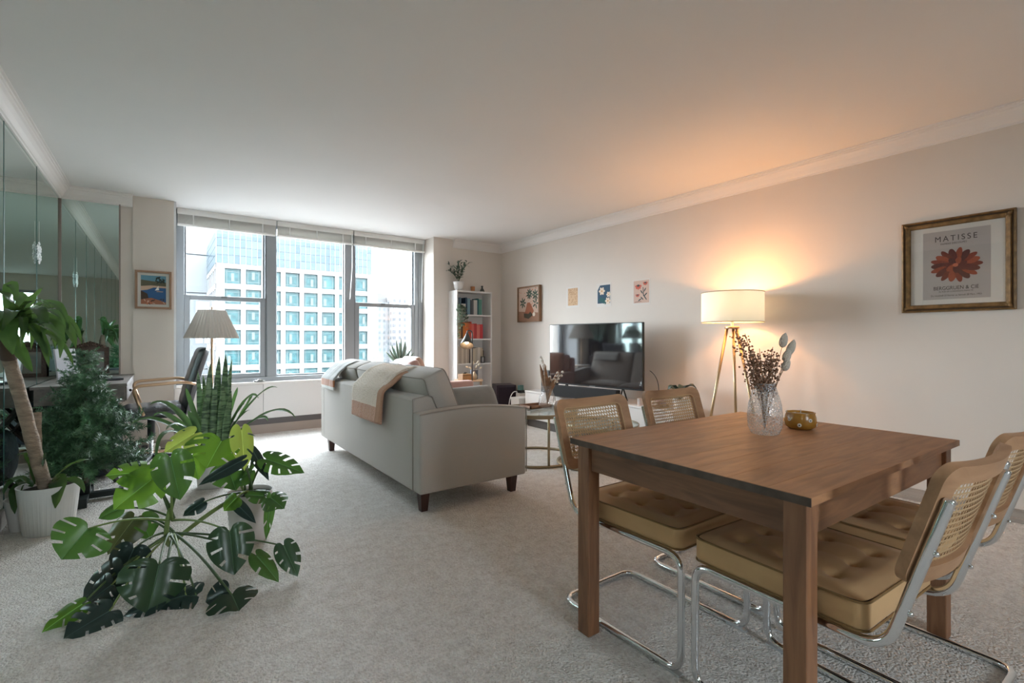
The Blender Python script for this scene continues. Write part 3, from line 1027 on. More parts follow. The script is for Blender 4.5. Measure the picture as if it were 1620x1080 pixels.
for sx in (-1, 1):
    MB().ball((sx * X_, -0.385, 0.775), r_ * 1.0, 10, 6, (1, 1, 0.6)).build('tube_cap', m_chrome, frm, True)
    for t in (0.32, 0.72):
        p = Vector((sx * X_, -0.385, 0.775)).lerp(Vector((sx * X_, -0.272, 0.398)), t)
        MB().ball((p.x, p.y - 0.014, p.z), 0.007, 8, 6).build('screw', m_chrome, frm, True)
    MB().box(sx * X_ - 0.012, sx * X_ + 0.012, 0.165, 0.243, 0.0, 0.006).build('glide', mat('glide_plastic', (0.6, 0.6, 0.6), 0.4), chair)
# curved back surface: u across, v up
tv = Vector((0, -0.385 + 0.272, 0.775 - 0.398)).normalized()
def back_pt(u, v, off=0.0):
    base = Vector((0, -0.385, 0.775)) + tv * (v + 0.0)
    bow = -0.030 * (1 - (u / 0.215) ** 2)
    nrm = Vector((0, tv.z, -tv.y))
    p = base + nrm * (0.024 + bow + off)
    return Vector((u, p.y, p.z))
VC, BHt, BWd = -0.075, 0.30, 0.45
out, inn = rrect(BWd, BHt, 0.045, 8), rrect(BWd - 0.095, BHt - 0.085, 0.022, 8)
def dens(poly, n=3):
    q = []
    for i in range(len(poly)):
        a, b_ = poly[i], poly[(i + 1) % len(poly)]
        L = math.hypot(b_[0] - a[0], b_[1] - a[1])
        k = 8 if L > 0.08 else 1
        q += [(a[0] + (b_[0] - a[0]) * t / k, a[1] + (b_[1] - a[1]) * t / k) for t in range(k)]
    return q
out, inn = dens(out), dens(inn)
nn = len(out)
bm = MB()
vs = []
for (poly, off) in ((out, 0.011), (inn, 0.011), (inn, -0.011), (out, -0.011)):
    vs += [back_pt(p[0], VC + p[1], off) for p in poly]
fs = []
for q in range(4):
    a, b_ = q * nn, ((q + 1) % 4) * nn
    fs += [(a + i, a + (i + 1) % nn, b_ + (i + 1) % nn, b_ + i) for i in range(nn)]
bm.add(vs, fs).build('back_frame', m_oak, chair, True, angle=40)
cw, chh = (BWd - 0.10) / 2, (BHt - 0.09) / 2
cane = MB()
def ribbon(a, b_, w, off, n=10):
    d = Vector((b_[0] - a[0], b_[1] - a[1]))
    nr = Vector((-d.y, d.x)).normalized() * w / 2
    def fn(i, j):
        x, y = a[0] + d.x * i + nr.x * (2 * j - 1), a[1] + d.y * i + nr.y * (2 * j - 1)
        return back_pt(x, VC + y, off)
    cane.grid(fn, n, 1)
def clip(a, b_):
    # clip a segment to the cane rectangle (Liang-Barsky)
    t0, t1 = 0.0, 1.0
    dx, dy = b_[0] - a[0], b_[1] - a[1]
    for p, q in ((-dx, a[0] + cw), (dx, cw - a[0]), (-dy, a[1] + chh), (dy, chh - a[1])):
        if abs(p) < 1e-9:
            if q < 0: return None
            continue
        t = q / p
        if p < 0: t0 = max(t0, t)
        else: t1 = min(t1, t)
    if t0 >= t1: return None
    return ((a[0] + dx * t0, a[1] + dy * t0), (a[0] + dx * t1, a[1] + dy * t1))
sp = 0.0155
k = -cw + sp / 2
while k < cw:
    ribbon((k, -chh), (k, chh), 0.0052, 0.0008, 1)
    k += sp
k = -chh + sp / 2
while k < chh:
    ribbon((-cw, k), (cw, k), 0.0050, -0.0008, 12)
    k += sp
k = -cw - 2 * chh
while k < cw + 2 * chh:
    for sg in (1, -1):
        s_ = clip((k, -chh * sg), (k + 2 * chh, chh * sg))
        if s_ and math.hypot(s_[1][0] - s_[0][0], s_[1][1] - s_[0][1]) > 0.01:
            ribbon(s_[0], s_[1], 0.0018, 0.0, 6)
    k += sp
cane.build('cane_webbing', m_cane, chair)
MB().tube([back_pt(p[0] * 1.02, VC + p[1] * 1.02, 0.012) for p in inn], 0.0025, 5, closed=True).build('spline', m_cane, chair)
# tufted cushion
tufts = [(x, y) for y in (-0.13, 0.0, 0.13) for x in (-0.115, 0.0, 0.115)]
def topz(x, y):
    z = 0.488
    ex = min((0.218 - abs(x)) / 0.05, 1)
    ey = min((0.236 - abs(y)) / 0.05, 1)
    z += 0.010 * min(ex, 1) * min(ey, 1)
    for (a, b_) in tufts:
        d2 = (x - a) ** 2 + (y - b_) ** 2
        z -= 0.020 * math.exp(-d2 / 0.00028) + 0.008 * math.exp(-d2 / 0.0022)
    for (a, b_) in tufts:                      # faint pull creases between tufts
        for (c_, d_) in ((a + 0.115, b_), (a, b_ + 0.13)):
            if (round(c_, 3), round(d_, 3)) in [(round(p, 3), round(q, 3)) for p, q in tufts]:
                L2 = (c_ - a) ** 2 + (d_ - b_) ** 2
                t = max(0, min(1, ((x - a) * (c_ - a) + (y - b_) * (d_ - b_)) / L2))
                q2 = (x - a - t * (c_ - a)) ** 2 + (y - b_ - t * (d_ - b_)) ** 2
                z -= 0.0025 * math.exp(-q2 / 0.00008)
    return z
NX = 56
sm = MB()
rk = lambda u, v: 1 - 0.045 * (abs(u * 2 - 1) * abs(v * 2 - 1)) ** 8
sm.grid(lambda u, v: ((u * 2 - 1) * 0.216 * rk(u, v), (v * 2 - 1) * 0.236 * rk(u, v) + 0.004, topz((u * 2 - 1) * 0.216, (v * 2 - 1) * 0.236)), NX, NX)
prof = [(0.0, 0.488), (0.004, 0.480), (0.004, 0.425), (-0.004, 0.414)]
rr = rrect(2 * 0.216, 2 * 0.236, 0.030, 6)
vs = []
for (o, z) in prof:
    vs += [(p[0] * (1 + o / 0.216), p[1] * (1 + o / 0.236) + 0.004, z) for p in rr]
n_ = len(rr)
fs = [(i * n_ + k, (i + 1) * n_ + k, (i + 1) * n_ + (k + 1) % n_, i * n_ + (k + 1) % n_) for i in range(3) for k in range(n_)]
fs.append(tuple(3 * n_ + k for k in range(n_)))
sm.add(vs, fs)
cu = sm.build('seat_cushion', m_seat, chair, True, angle=50)
for z in (0.487, 0.418):
    MB().tube([(p[0] * 1.018, p[1] * 1.016 + 0.004, z) for p in rrect(0.432, 0.472, 0.031, 6)], 0.0032, 6, closed=True).build('piping', m_pipe, cu)
for (a, b_) in tufts:
    MB().ball((a, b_ + 0.004, topz(a, b_) + 0.001), 0.008, 8, 5, (1, 1, 0.5)).build('button', m_pipe, cu, True)
MB().box(-0.19, 0.19, -0.2, 0.2, 0.410, 0.416).build('seat_board', m_black, chair)
GC = 'four cane chairs around the dining table'
for i, (x, y, rz, lab) in enumerate(((1.605, 1.215, 180, 'cane chair on the far side of the table, nearest the sofa'),
                                     (2.19, 1.215, 179, 'cane chair on the far side of the table, in front of the leafy succulent'),
                                     (1.585, 0.662, -3, 'near cane chair with chrome tubes cut by the front table leg, seen from behind'),
                                     (2.125, 0.665, -2, 'cane chair at the right picture edge, mostly behind the nearest chair'))):
    o = chair if i == 0 else copy_tree(chair)
    o.location = (x, y, 0)
    o.rotation_euler = (0, 0, math.radians(rz))
    tag(o, lab, 'chair', GC)
# ================================================================== television wall
m_cons = mat('console_white', (0.66, 0.63, 0.60), 0.4)
con = thing('tv_console', 'long low white media console under the television', 'console', (3.81, 2.72, 0))
CL, CD = 2.25, 0.40
MB().box(0.03, CD, 0.02, CL - 0.02, 0.0, 0.10).build('plinth', mat('console_plinth', (0.10, 0.09, 0.085), 0.6), con)
MB().box(0.012, CD, 0, CL, 0.10, 0.437).build('body', m_cons, con, bevel=0.003)
MB().box(-0.006, CD + 0.004, -0.005, CL + 0.005, 0.437, 0.457).build('top_panel', m_cons, con, bevel=0.003)
for k in range(4):
    y0 = 0.006 + k * (CL - 0.012) / 4
    d = MB().box(-0.006, 0.012, y0 + 0.003, y0 + (CL - 0.012) / 4 - 0.003, 0.105, 0.432).build('door', m_cons, con, bevel=0.002)
# TV, turned a little towards the camera
A, B = Vector((3.945, 3.19, 0)), Vector((3.765, 4.43, 0))
tvw, tvh, tz0 = (B - A).length, 0.70, 0.592
ang = math.atan2((B - A).y, (B - A).x)
tvo = thing('television', 'wide flat-screen television with thin black frame on the white console', 'television', ((A.x + B.x) / 2, (A.y + B.y) / 2, 0.457), ang)
zb = tz0 - 0.457
MB().box(-tvw / 2, tvw / 2, -0.035, 0.0, zb, zb + tvh).build('housing', m_black, tvo, bevel=0.004)
MB().box(-tvw / 2 + 0.009, tvw / 2 - 0.009, -0.001, 0.0015, zb + 0.016, zb + tvh - 0.009).build('screen', mat('tv_screen', (0.012, 0.011, 0.013), 0.06, spec=1.0, coat=1.0), tvo)
for o in tvo.children:
    pass
for sx in (-0.38, 0.38):
    MB().tube([(sx, -0.02, zb + 0.02), (sx, 0.05, 0.006), (sx, 0.10, 0.006)], 0.008, 6).tube([(sx, -0.02, zb + 0.02), (sx, -0.10, 0.006)], 0.008, 6).build('foot', m_blackm, tvo)
MB().box(-0.04, 0.04, 0.0, 0.002, zb + 0.003, zb + 0.010).build('logo_bar', mat('logo_grey', (0.3, 0.3, 0.3), 0.3, 0.8), tvo)
dirv = (B - A).normalized()
nrm = Vector((-dirv.y, dirv.x, 0))
sbp = A + dirv * 0.74 + nrm * 0.06
if sbp.x > A.x: sbp = A + dirv * 0.75 - nrm * 0.10
sb = thing('soundbar', 'low black soundbar in front of the television', 'speaker', (sbp.x, sbp.y, 0.457), ang)
MB().box(-0.49, 0.49, -0.04, 0.04, 0.0, 0.128).build('bar_body', mat('speaker_cloth', (0.012, 0.011, 0.011), 0.8, bump=0.3, bscale=800), sb, bevel=0.008, seg=3)
sk = thing('bookshelf_speaker', 'small upright black speaker left of the television', 'speaker', (3.93, 4.62, 0.457), math.radians(-90))
MB().box(-0.075, 0.075, -0.08, 0.08, 0.0, 0.27).build('cabinet', m_black, sk, bevel=0.005)
MB().lathe([(0.05, 0.0), (0.042, 0.006), (0.02, 0.002)], 20).build('woofer', m_blackm, sk, True).matrix_local = Matrix.Translation((0, -0.081, 0.09)) @ Matrix.Rotation(PI / 2, 4, 'X')
MB().lathe([(0.022, 0.0), (0.018, 0.005)], 16).build('tweeter', m_blackm, sk, True).matrix_local = Matrix.Translation((0, -0.081, 0.2)) @ Matrix.Rotation(PI / 2, 4, 'X')
tag(MB().tube(bez((3.99, 3.14, 0.80), (4.04, 3.02, 0.72), (4.0, 3.06, 0.463), 12), 0.004, 6).build('power_cable', m_black, smooth=True), 'black cable hanging from the right edge of the television', 'cable')
# candle, shells tray on the console
cj = thing('jar_candle', 'pale jar candle on the console by the television corner', 'candle', (3.88, 3.16, 0.457))
MB().lathe([(0.035, 0), (0.036, 0.07), (0.033, 0.07), (0.032, 0.058)], 20).build('jar', mat('jar_pink', (0.5, 0.42, 0.38), 0.3), cj, True, angle=40)
MB().lathe([(0.0315, 0.056), (0.0315, 0.06)], 20).build('wax', mat('wax', (0.75, 0.68, 0.58), 0.5), cj)
tr = thing('shell_tray', 'round wooden tray holding pink shells on the console', 'tray', (3.93, 2.98, 0.457))
MB().lathe([(0.09, 0), (0.10, 0.018), (0.094, 0.018), (0.088, 0.008)], 24).build('dish', mat('tray_wood', (0.30, 0.19, 0.11), 0.5), tr, True, angle=40)
random.seed(4)
m_sh = [mat('shell_pink', (0.60, 0.36, 0.31), 0.4), mat('shell_cream', (0.70, 0.60, 0.50), 0.4), mat('shell_mauve', (0.36, 0.25, 0.27), 0.4)]
SL = ['rosy conch shell on top of the pile in the tray', 'cream shell lying at the front of the round tray', 'mauve shell at the back of the round tray', 'small cream shell beside the candle side of the tray', 'pink shell at the right rim of the tray']
for i in range(5):
    a = i * 2.4
    z = 0.02 if i else 0.055
    s = MB()
    rr_ = 0.038 - 0.004 * (i % 3)
    for q in range(9):
        t = q / 8
        s.ball((rr_ * (1 - t) * 0.5 * math.cos(t * 9), rr_ * (1 - t) * 0.5 * math.sin(t * 9), t * 0.055), rr_ * (1 - t * 0.75) * 0.6, 7, 5)
    o = tag(s.build('seashell', m_sh[i % 3], None, True), SL[i], 'shell', 'shells in the tray on the console')
    o.location = (3.93 + (0.045 * math.cos(a) if i else 0), 2.98 + (0.045 * math.sin(a) if i else 0), 0.457 + z + 0.012)
    o.rotation_euler = (1.3, 0.3 * i, a)

# leafy succulent
def strap_leaf(pts, widths, n_across=4, fold=0.25, thick=0.0, wave=0.0, nrm_hint=None, ph=0.0):
    """ribbon leaf along pts; fold = channel depth"""
    pts = [Vector(p) for p in pts]
    N = len(pts)
    vs, fs = [], []
    side = None
    for i in range(N):
        t = (pts[min(i + 1, N - 1)] - pts[max(i - 1, 0)]).normalized()
        up = nrm_hint or Vector((0, 0, 1))
        sd = t.cross(up)
        if sd.length < 0.15:
            sd = side if side is not None else t.cross(Vector((0.3, 1, 0.1)))
        sd = (sd - t * sd.dot(t)).normalized()
        if side is not None and sd.dot(side) < 0:
            sd = -sd
        side = sd
        nn_ = sd.cross(t).normalized()
        for k in range(n_across + 1):
            q = 2 * k / n_across - 1
            wv = wave * math.sin(i * 1.7 + ph + q * 1.5)
            vs.append(pts[i] + sd * q * widths[i] / 2 + nn_ * (abs(q) * fold * widths[i] / 2 + wv * abs(q)))
    m = n_across + 1
    for i in range(N - 1):
        for k in range(n_across):
            fs.append((i * m + k, i * m + k + 1, (i + 1) * m + k + 1, (i + 1) * m + k))
    return MB().add(vs, fs)
def wprof(n, w, base=0.5, peak=0.4, tip=0.02):
    out = []
    for i in range(n + 1):
        t = i / n
        if t < peak:
            k = base + (1 - base) * math.sin(t / peak * PI / 2)
        else:
            k = max(tip, math.cos((t - peak) / (1 - peak) * PI / 2) ** 0.7)
        out.append(w * k)
    return out
m_succ = leaf_mat('succulent_leaf', (0.075, 0.11, 0.085), (0.05, 0.08, 0.065), 8, tr=0.1)
m_pot = mat('white_pot', (0.62, 0.60, 0.58), 0.5)
sp_ = thing('succulent_plant', 'broad-leaved dark succulent in a pot behind the second cane chair', 'plant', (3.90, 2.70, 0.457))
sp_.location = (3.98, 2.78, 0.457)
MB().lathe([(0.055, 0), (0.07, 0.10), (0.064, 0.10), (0.06, 0.085)], 24).build('pot', m_pot, sp_, True, angle=40)
MB().lathe([(0.06, 0.083), (0.01, 0.09)], 16, cap0=False).build('soil', m_soil, sp_)
for i in range(11):
    a = i * 2.4
    L = 0.12 + 0.05 * ((i * 7) % 3) / 2
    lift = 0.06 + 0.012 * i
    pts = bez((0, 0, 0.09), (math.cos(a) * L * 0.5, math.sin(a) * L * 0.5, 0.09 + lift * 1.1), (math.cos(a) * L, math.sin(a) * L, 0.10 + lift * 0.55), 8)
    strap_leaf(pts, wprof(8, 0.085, 0.35, 0.6, 0.15), 4, 0.3, wave=0.004).build('leaf', m_succ, sp_, True, solid=0.004)
# storage boxes and hub left of the console
bx = thing('storage_box', 'low pale box with loose lid at the far end of the console', 'box', (3.86, 5.10, 0))
MB().box(-0.12, 0.25, -0.09, 0.09, 0, 0.33).build('box_body', m_cons, bx, bevel=0.004)
MB().box(-0.125, 0.255, -0.095, 0.095, 0.33, 0.352).build('lid', m_cons, bx, bevel=0.003)
sw = thing('subwoofer', 'dark plum boxy subwoofer on the floor in the corner', 'speaker', (0, 0, 0))
q = at_Y(797, 640, 5.72)
sw.location = (q.x, 5.72, 0)
sw.rotation_euler = (0, 0, math.radians(-20))
m_plum = mat('plum_gloss', (0.022, 0.010, 0.022), 0.3)
MB().box(-0.14, 0.14, -0.16, 0.16, 0.03, 0.47).build('cabinet', m_plum, sw, bevel=0.01)
MB().box(-0.12, 0.12, -0.166, -0.16, 0.06, 0.44).build('grille', mat('plum_cloth', (0.018, 0.009, 0.016), 0.9), sw)
for sx in (-0.1, 0.1):
    for sy in (-0.12, 0.12):
        MB().lathe([(0.015, 0), (0.018, 0.032)], 10, (sx, sy, 0)).build('foot', m_black, sw)
hub = thing('desk_gadget', 'small teal box on a black dock beside the subwoofer', 'gadget')
q = at_Y(824, 627, 5.45)
hub.location = (q.x, 5.45, 0)
MB().box(-0.05, 0.05, -0.05, 0.05, 0.0, 0.36).build('dock_stand', m_cons, hub)
MB().box(-0.035, 0.045, -0.04, 0.04, 0.36, 0.40).build('dock', m_black, hub, bevel=0.004)
MB().box(-0.04, 0.035, -0.02, 0.02, 0.40, 0.47).build('teal_case', mat('teal_case', (0.10, 0.22, 0.20), 0.5), hub, bevel=0.004)
q0, q1 = at_Y(803, 640, 5.45), at_Y(818, 620, 5.45)
tag(MB().tube(bez((q0.x, 5.44, 0.02), (q0.x + 0.0, 5.42, q1.z + 0.08), (q1.x, 5.44, q1.z), 12), 0.006, 6).build('white_cable', WHITE, smooth=True), 'white cable arching up to the small teal box', 'cable')

# ------------------------------------------------------------------ wall pictures
def flat(poly, z, m, par, name='print_shape', t=0.0006):
    return MB().prism(poly, z, z + t).build(name, m, par)
def ell(cx, cy, rx, ry, n=18, rot=0):
    return [(cx + rx * math.cos(a) * math.cos(rot) - ry * math.sin(a) * math.sin(rot), cy + rx * math.cos(a) * math.sin(rot) + ry * math.sin(a) * math.cos(rot)) for a in [2 * PI * i / n for i in range(n)]]
def frame_bars(w, h, fw, depth, m, par, name='frame'):
    poly_o, poly_i = [(-w / 2, -h / 2), (w / 2, -h / 2), (w / 2, h / 2), (-w / 2, h / 2)], [(-w / 2 + fw, -h / 2 + fw), (w / 2 - fw, -h / 2 + fw), (w / 2 - fw, h / 2 - fw), (-w / 2 + fw, h / 2 - fw)]
    vs = []
    for (pl_, z) in ((poly_o, 0), (poly_o, depth), (poly_i, depth), (poly_i, depth * 0.3)):
        vs += [(p[0], p[1], z) for p in pl_]
    fs = [(q * 4 + i, q * 4 + (i + 1) % 4, (q + 1) * 4 + (i + 1) % 4, (q + 1) * 4 + i) for q in range(3) for i in range(4)]
    return MB().add(vs, fs).build(name, m, par, bevel=0.001)
def text(s, size, loc, m, par, spacing=1.0, xscale=1.0, name='lettering', al='CENTER'):
    cu_ = bpy.data.curves.new(name, 'FONT')
    cu_.body = s
    cu_.size = size
    cu_.align_x = al
    cu_.space_character = spacing
    cu_.extrude = 0.0002
    cu_.materials.append(m)
    tmp = bpy.data.objects.new('tmp_text', cu_)
    COL.objects.link(tmp)
    bpy.context.view_layer.update()
    me = bpy.data.meshes.new_from_object(tmp.evaluated_get(bpy.context.evaluated_depsgraph_get()))
    bpy.data.objects.remove(tmp)
    o = bpy.data.objects.new(name, me)
    COL.objects.link(o)
    o.parent = par
    o.location = loc
    o.scale = (xscale, 1, 1)
    return o
C = lambda r, g, b, rough=0.8: mat('ink_%d_%d_%d' % (r, g, b), rgb(r, g, b), rough)
# exhibition poster in an ornate gilt frame
pw_, ph_ = 0.565, 0.62
pr = thing('framed_poster', 'gilt-framed exhibition poster with a red flower and lettering above the table', 'picture')
on_wall(pr, WALL_R, (XR - 0.001, 0.868, 1.612))
m_gilt = mat('gilt_wood', (0.22, 0.125, 0.045), 0.45, 0.25, noise=0.35, nscale=30, bump=0.2, bscale=80)
m_giltd = mat('gilt_groove', (0.055, 0.03, 0.014), 0.6)
fo = [(0.0, 0.0), (0.0, 0.022), (0.010, 0.028), (0.014, 0.017), (0.020, 0.017), (0.026, 0.025), (0.044, 0.020), (0.050, 0.008)]
vs = []
for (o_, z) in fo:
    vs += [(-pw_ / 2 + o_, -ph_ / 2 + o_, z), (pw_ / 2 - o_, -ph_ / 2 + o_, z), (pw_ / 2 - o_, ph_ / 2 - o_, z), (-pw_ / 2 + o_, ph_ / 2 - o_, z)]
fs = [(q * 4 + i, q * 4 + (i + 1) % 4, (q + 1) * 4 + (i + 1) % 4, (q + 1) * 4 + i) for q in range(len(fo) - 1) for i in range(4)]
gf = MB().add(vs, fs).build('frame', m_gilt, pr)
frame_bars(pw_ - 0.028, ph_ - 0.028, 0.006, 0.0185, m_giltd, gf, 'groove')
for sx in (-1, 1):
    for sy in (-1, 1):
        k = MB()
        for (dx, dy, rr2) in ((0, 0, 0.012), (0.016, 0.004, 0.008), (0.004, 0.016, 0.008), (0.026, 0.0, 0.005), (0.0, 0.026, 0.005), (-0.008, -0.008, 0.006)):
            k.ball((sx * (pw_ / 2 - 0.027 - dx), sy * (ph_ / 2 - 0.027 - dy), 0.023), rr2, 8, 5, (1, 1, 0.5))
        k.build('corner_ornament', m_gilt, gf, True)
MB().box(-pw_ / 2 + 0.045, pw_ / 2 - 0.045, -ph_ / 2 + 0.045, ph_ / 2 - 0.045, 0.001, 0.006).build('mat_board', mat('mat_board', (0.72, 0.68, 0.62), 0.8), pr)
aw, ah = 0.335, 0.455
paper = MB().box(-aw / 2, aw / 2, -ah / 2, ah / 2, 0.006, 0.0065).build('poster_paper', mat('poster_paper', (0.47, 0.42, 0.39), 0.8), pr)
m_ink = C(50, 38, 34)
text('MATISSE', 0.052, (0, 0.158, 0.0067), m_ink, pr, 1.35, 0.86)
text('PAPIERS DECOUPES', 0.016, (-0.01, 0.136, 0.0067), m_ink, pr, 1.05, 0.9)
text('BERGGRUEN & CIE', 0.034, (0, -0.165, 0.0067), m_ink, pr, 1.02, 0.78)
text("70, RUE DE L'UNIVERSITE PARIS VII", 0.0125, (0, -0.181, 0.0067), m_ink, pr, 1.0, 0.9)
text('Du Vendredi 27 Fevrier au Samedi 28 Mars, 1953', 0.0148, (0, -0.207, 0.0067), m_ink, pr, 1.0, 0.85)
random.seed(12)
reds = [C(120, 52, 36), C(104, 44, 38), C(150, 70, 44), C(92, 42, 38), C(134, 58, 40), C(158, 78, 50)]
for i in range(18):
    a = 2 * PI * i / 18
    k = 0.92 if i % 2 else 1.0
    cx_, cy_ = 0.115 * k * math.cos(a), 0.092 * k * math.sin(a)
    flat(ell(cx_ * 0.72, cy_ * 0.72 - 0.005, 0.040 + 0.010 * k, 0.017 + 0.004 * (i % 2), 16, math.atan2(cy_, cx_)), 0.0066 + 0.00002 * i, reds[(i * 5) % 6], pr, 'petal')
for i in range(7):
    a = 2 * PI * i / 7 + 0.3
    flat(ell(0.032 * math.cos(a), 0.026 * math.sin(a) - 0.005, 0.028, 0.016, 14, a), 0.0072 + 0.00002 * i, reds[(i * 4 + 1) % 6], pr, 'petal')
flat(ell(0, -0.005, 0.014, 0.012), 0.0078, C(200, 110, 78), pr, 'flower_centre')
MB().box(-pw_ / 2 + 0.046, pw_ / 2 - 0.046, -ph_ / 2 + 0.046, ph_ / 2 - 0.046, 0.0095, 0.0105).build('glazing', thin_glass('picture_glass', (0.97, 0.97, 0.97), 0.05), pr)
# vase-and-leaves print in a deep wooden frame
vp = thing('framed_print', 'wood-framed print of a leafy plant in a brown vase, near the corner', 'picture')
w_, h_ = 0.505, 0.505
on_wall(vp, WALL_R, (XR - 0.001, 5.41, 1.615))
frame_bars(w_, h_, 0.022, 0.045, mat('frame_walnut', (0.25, 0.13, 0.065), 0.5, noise=0.2, nscale=10), vp)
MB().box(-w_ / 2 + 0.02, w_ / 2 - 0.02, -h_ / 2 + 0.02, h_ / 2 - 0.02, 0.002, 0.030).build('print_ground', mat('print_cream', rgb(205, 178, 160), 0.8), vp)
random.seed(3)
flat([(-0.23, -0.23), (0.23, -0.23), (0.23, -0.13), (-0.23, -0.10)], 0.0301, C(150, 112, 90), vp)
for i in range(46):
    x, y = random.uniform(-0.22, 0.22), random.uniform(-0.05, 0.22)
    flat(ell(x, y, 0.008, 0.006, 7), 0.0302, C(190, 120, 90), vp, 'dot')
flat([(-0.10, -0.16), (-0.03, 0.02), (0.03, 0.02), (0.12, -0.10), (0.08, -0.18), (0.0, -0.20)], 0.0305, C(160, 98, 70), vp, 'vase_shape')
flat([(-0.11, -0.13), (-0.10, -0.19), (0.0, -0.21), (0.10, -0.16), (0.04, -0.11), (0.0, -0.14)], 0.0308, C(70, 62, 48), vp, 'vase_shape')
for (bx_, by_, n0) in ((-0.13, 0.02, 7), (0.02, 0.14, 9), (0.15, 0.12, 8), (0.16, 0.0, 5)):
    for i in range(n0):
        a = 2 * PI * i / n0
        flat(ell(bx_ + 0.04 * math.cos(a), by_ + 0.045 * math.sin(a), 0.034, 0.012, 10, a), 0.0310 + 0.0001 * i, C(58, 76, 62) if i % 2 else C(82, 98, 84), vp, 'leaf_shape')
flat(ell(0.12, -0.15, 0.03, 0.028, 12), 0.0312, C(226, 214, 196), vp, 'flower_shape')
# three paper prints taped to the wall
def paper_print(lab, y, z, w, h):
    p = thing('paper_print', lab, 'print', group='small paper prints taped above the television')
    on_wall(p, WALL_R, (XR - 0.0005, y, z))
    MB().box(-w / 2, w / 2, -h / 2, h / 2, 0.0, 0.0012).build('paper', mat('print_paper', (0.70, 0.66, 0.62), 0.85), p)
    return p
p = paper_print('taped print covered in a fine tan squiggle pattern, leftmost above the television', 4.532, 1.650, 0.245, 0.265)
flat([(-0.09, -0.105), (0.09, -0.105), (0.09, 0.115), (-0.09, 0.115)], 0.0013, C(205, 172, 138), p)
random.seed(5)
for i in range(70):
    x, y, a = random.uniform(-0.08, 0.08), random.uniform(-0.095, 0.105), random.uniform(0, PI)
    flat(ell(x, y, 0.011, 0.0025, 8, a), 0.002, C(170, 128, 92), p, 'squiggle')
p = paper_print('taped print of white blossoms on a dark blue ground, middle above the television', 4.0, 1.642, 0.235, 0.28)
flat([(-0.10, -0.10), (0.10, -0.10), (0.10, 0.115), (-0.06, 0.115), (-0.10, 0.06)], 0.0013, C(52, 80, 100), p)
for (fx_, fy_, rr2) in ((-0.03, 0.045, 0.05), (0.065, -0.075, 0.045), (0.075, 0.0, 0.035)):
    for i in range(6):
        a = 2 * PI * i / 6
        flat(ell(fx_ + rr2 * 0.5 * math.cos(a), fy_ + rr2 * 0.5 * math.sin(a), rr2 * 0.5, rr2 * 0.32, 10, a), 0.002 + 0.0001 * i, C(226, 208, 188), p, 'blossom_petal')
    flat(ell(fx_, fy_, rr2 * 0.22, rr2 * 0.22, 10), 0.003, C(205, 150, 96), p, 'blossom_centre')
for i in range(6):
    flat(ell(-0.06 + 0.02 * i, -0.05 - 0.008 * i, 0.035, 0.010, 10, 0.8), 0.0022, C(42, 92, 92), p, 'leaf_shape')
p = paper_print('taped print of coral flowers on pale pink paper, rightmost above the television', 3.448, 1.633, 0.24, 0.275)
flat([(-0.105, -0.12), (0.105, -0.12), (0.105, 0.125), (-0.105, 0.125)], 0.0013, C(206, 176, 160), p)
for (fx_, fy_, rr2) in ((-0.04, 0.055, 0.045), (0.055, 0.085, 0.032), (-0.05, -0.04, 0.028)):
    for i in range(5):
        a = PI + PI * i / 4
        flat(ell(fx_ + rr2 * 0.5 * math.cos(a), fy_ + rr2 * 0.4 * math.sin(a) + 0.01, rr2 * 0.5, rr2 * 0.3, 10, a), 0.002 + 0.0001 * i, C(196, 98, 82), p, 'blossom_petal')
    flat(ell(fx_, fy_ + rr2 * 0.35, rr2 * 0.45, rr2 * 0.28, 10), 0.003, C(74, 76, 74), p, 'blossom_centre')
flat([(0.02, 0.05), (0.028, 0.05), (0.035, -0.03), (0.075, -0.085), (0.066, -0.09), (0.025, -0.04)], 0.002, C(62, 74, 76), p, 'stem_shape')
for (fx_, fy_, a) in ((0.05, 0.02, 1.0), (0.005, 0.0, 2.2), (0.06, -0.03, 0.7), (-0.02, -0.085, 0.5), (0.01, -0.07, 2.4)):
    flat(ell(fx_, fy_, 0.025, 0.007, 10, a), 0.0022, C(62, 74, 76), p, 'leaf_shape')
flat([(-0.09, -0.112), (0.0, -0.105), (0.0, -0.10), (-0.09, -0.106)], 0.0022, C(120, 90, 80), p, 'lettering')
# seaside picture on the pier
sp2 = thing('framed_print', 'small wood-framed print of a white sailboat in a blue bay, left of the window', 'picture')
w_, h_ = 0.30, 0.385
on_wall(sp2, WALL_B, (-0.063, YB - 0.019, 1.617))
frame_bars(w_, h_, 0.021, 0.028, mat('frame_beech', (0.34, 0.20, 0.12), 0.5, noise=0.15, nscale=12), sp2)
MB().box(-w_ / 2 + 0.02, w_ / 2 - 0.02, -h_ / 2 + 0.02, h_ / 2 - 0.02, 0.002, 0.008).build('mat_board', mat('mat_board_white', (0.66, 0.65, 0.60), 0.8), sp2)
a0, a1, b0, b1 = -0.103, 0.103, -0.145, 0.145
flat([(a0, b0), (a1, b0), (a1, b1), (a0, b1)], 0.0081, C(52, 96, 142), sp2, 'bay_water')
flat([(a0, 0.085), (a1, 0.075), (a1, b1), (a0, b1)], 0.0088, C(104, 152, 172), sp2, 'sky_shape')
flat([(a0, 0.02), (0.0, 0.03), (a1, 0.02), (a1, 0.08), (0.02, 0.085), (a0, 0.10)], 0.0094, C(98, 96, 76), sp2, 'hill_shape')
flat([(a0, -0.01), (-0.05, 0.0), (0.0, 0.025), (a1, 0.022), (a1, 0.04), (-0.02, 0.045), (a0, 0.035)], 0.0100, C(206, 176, 152), sp2, 'shore_shape')
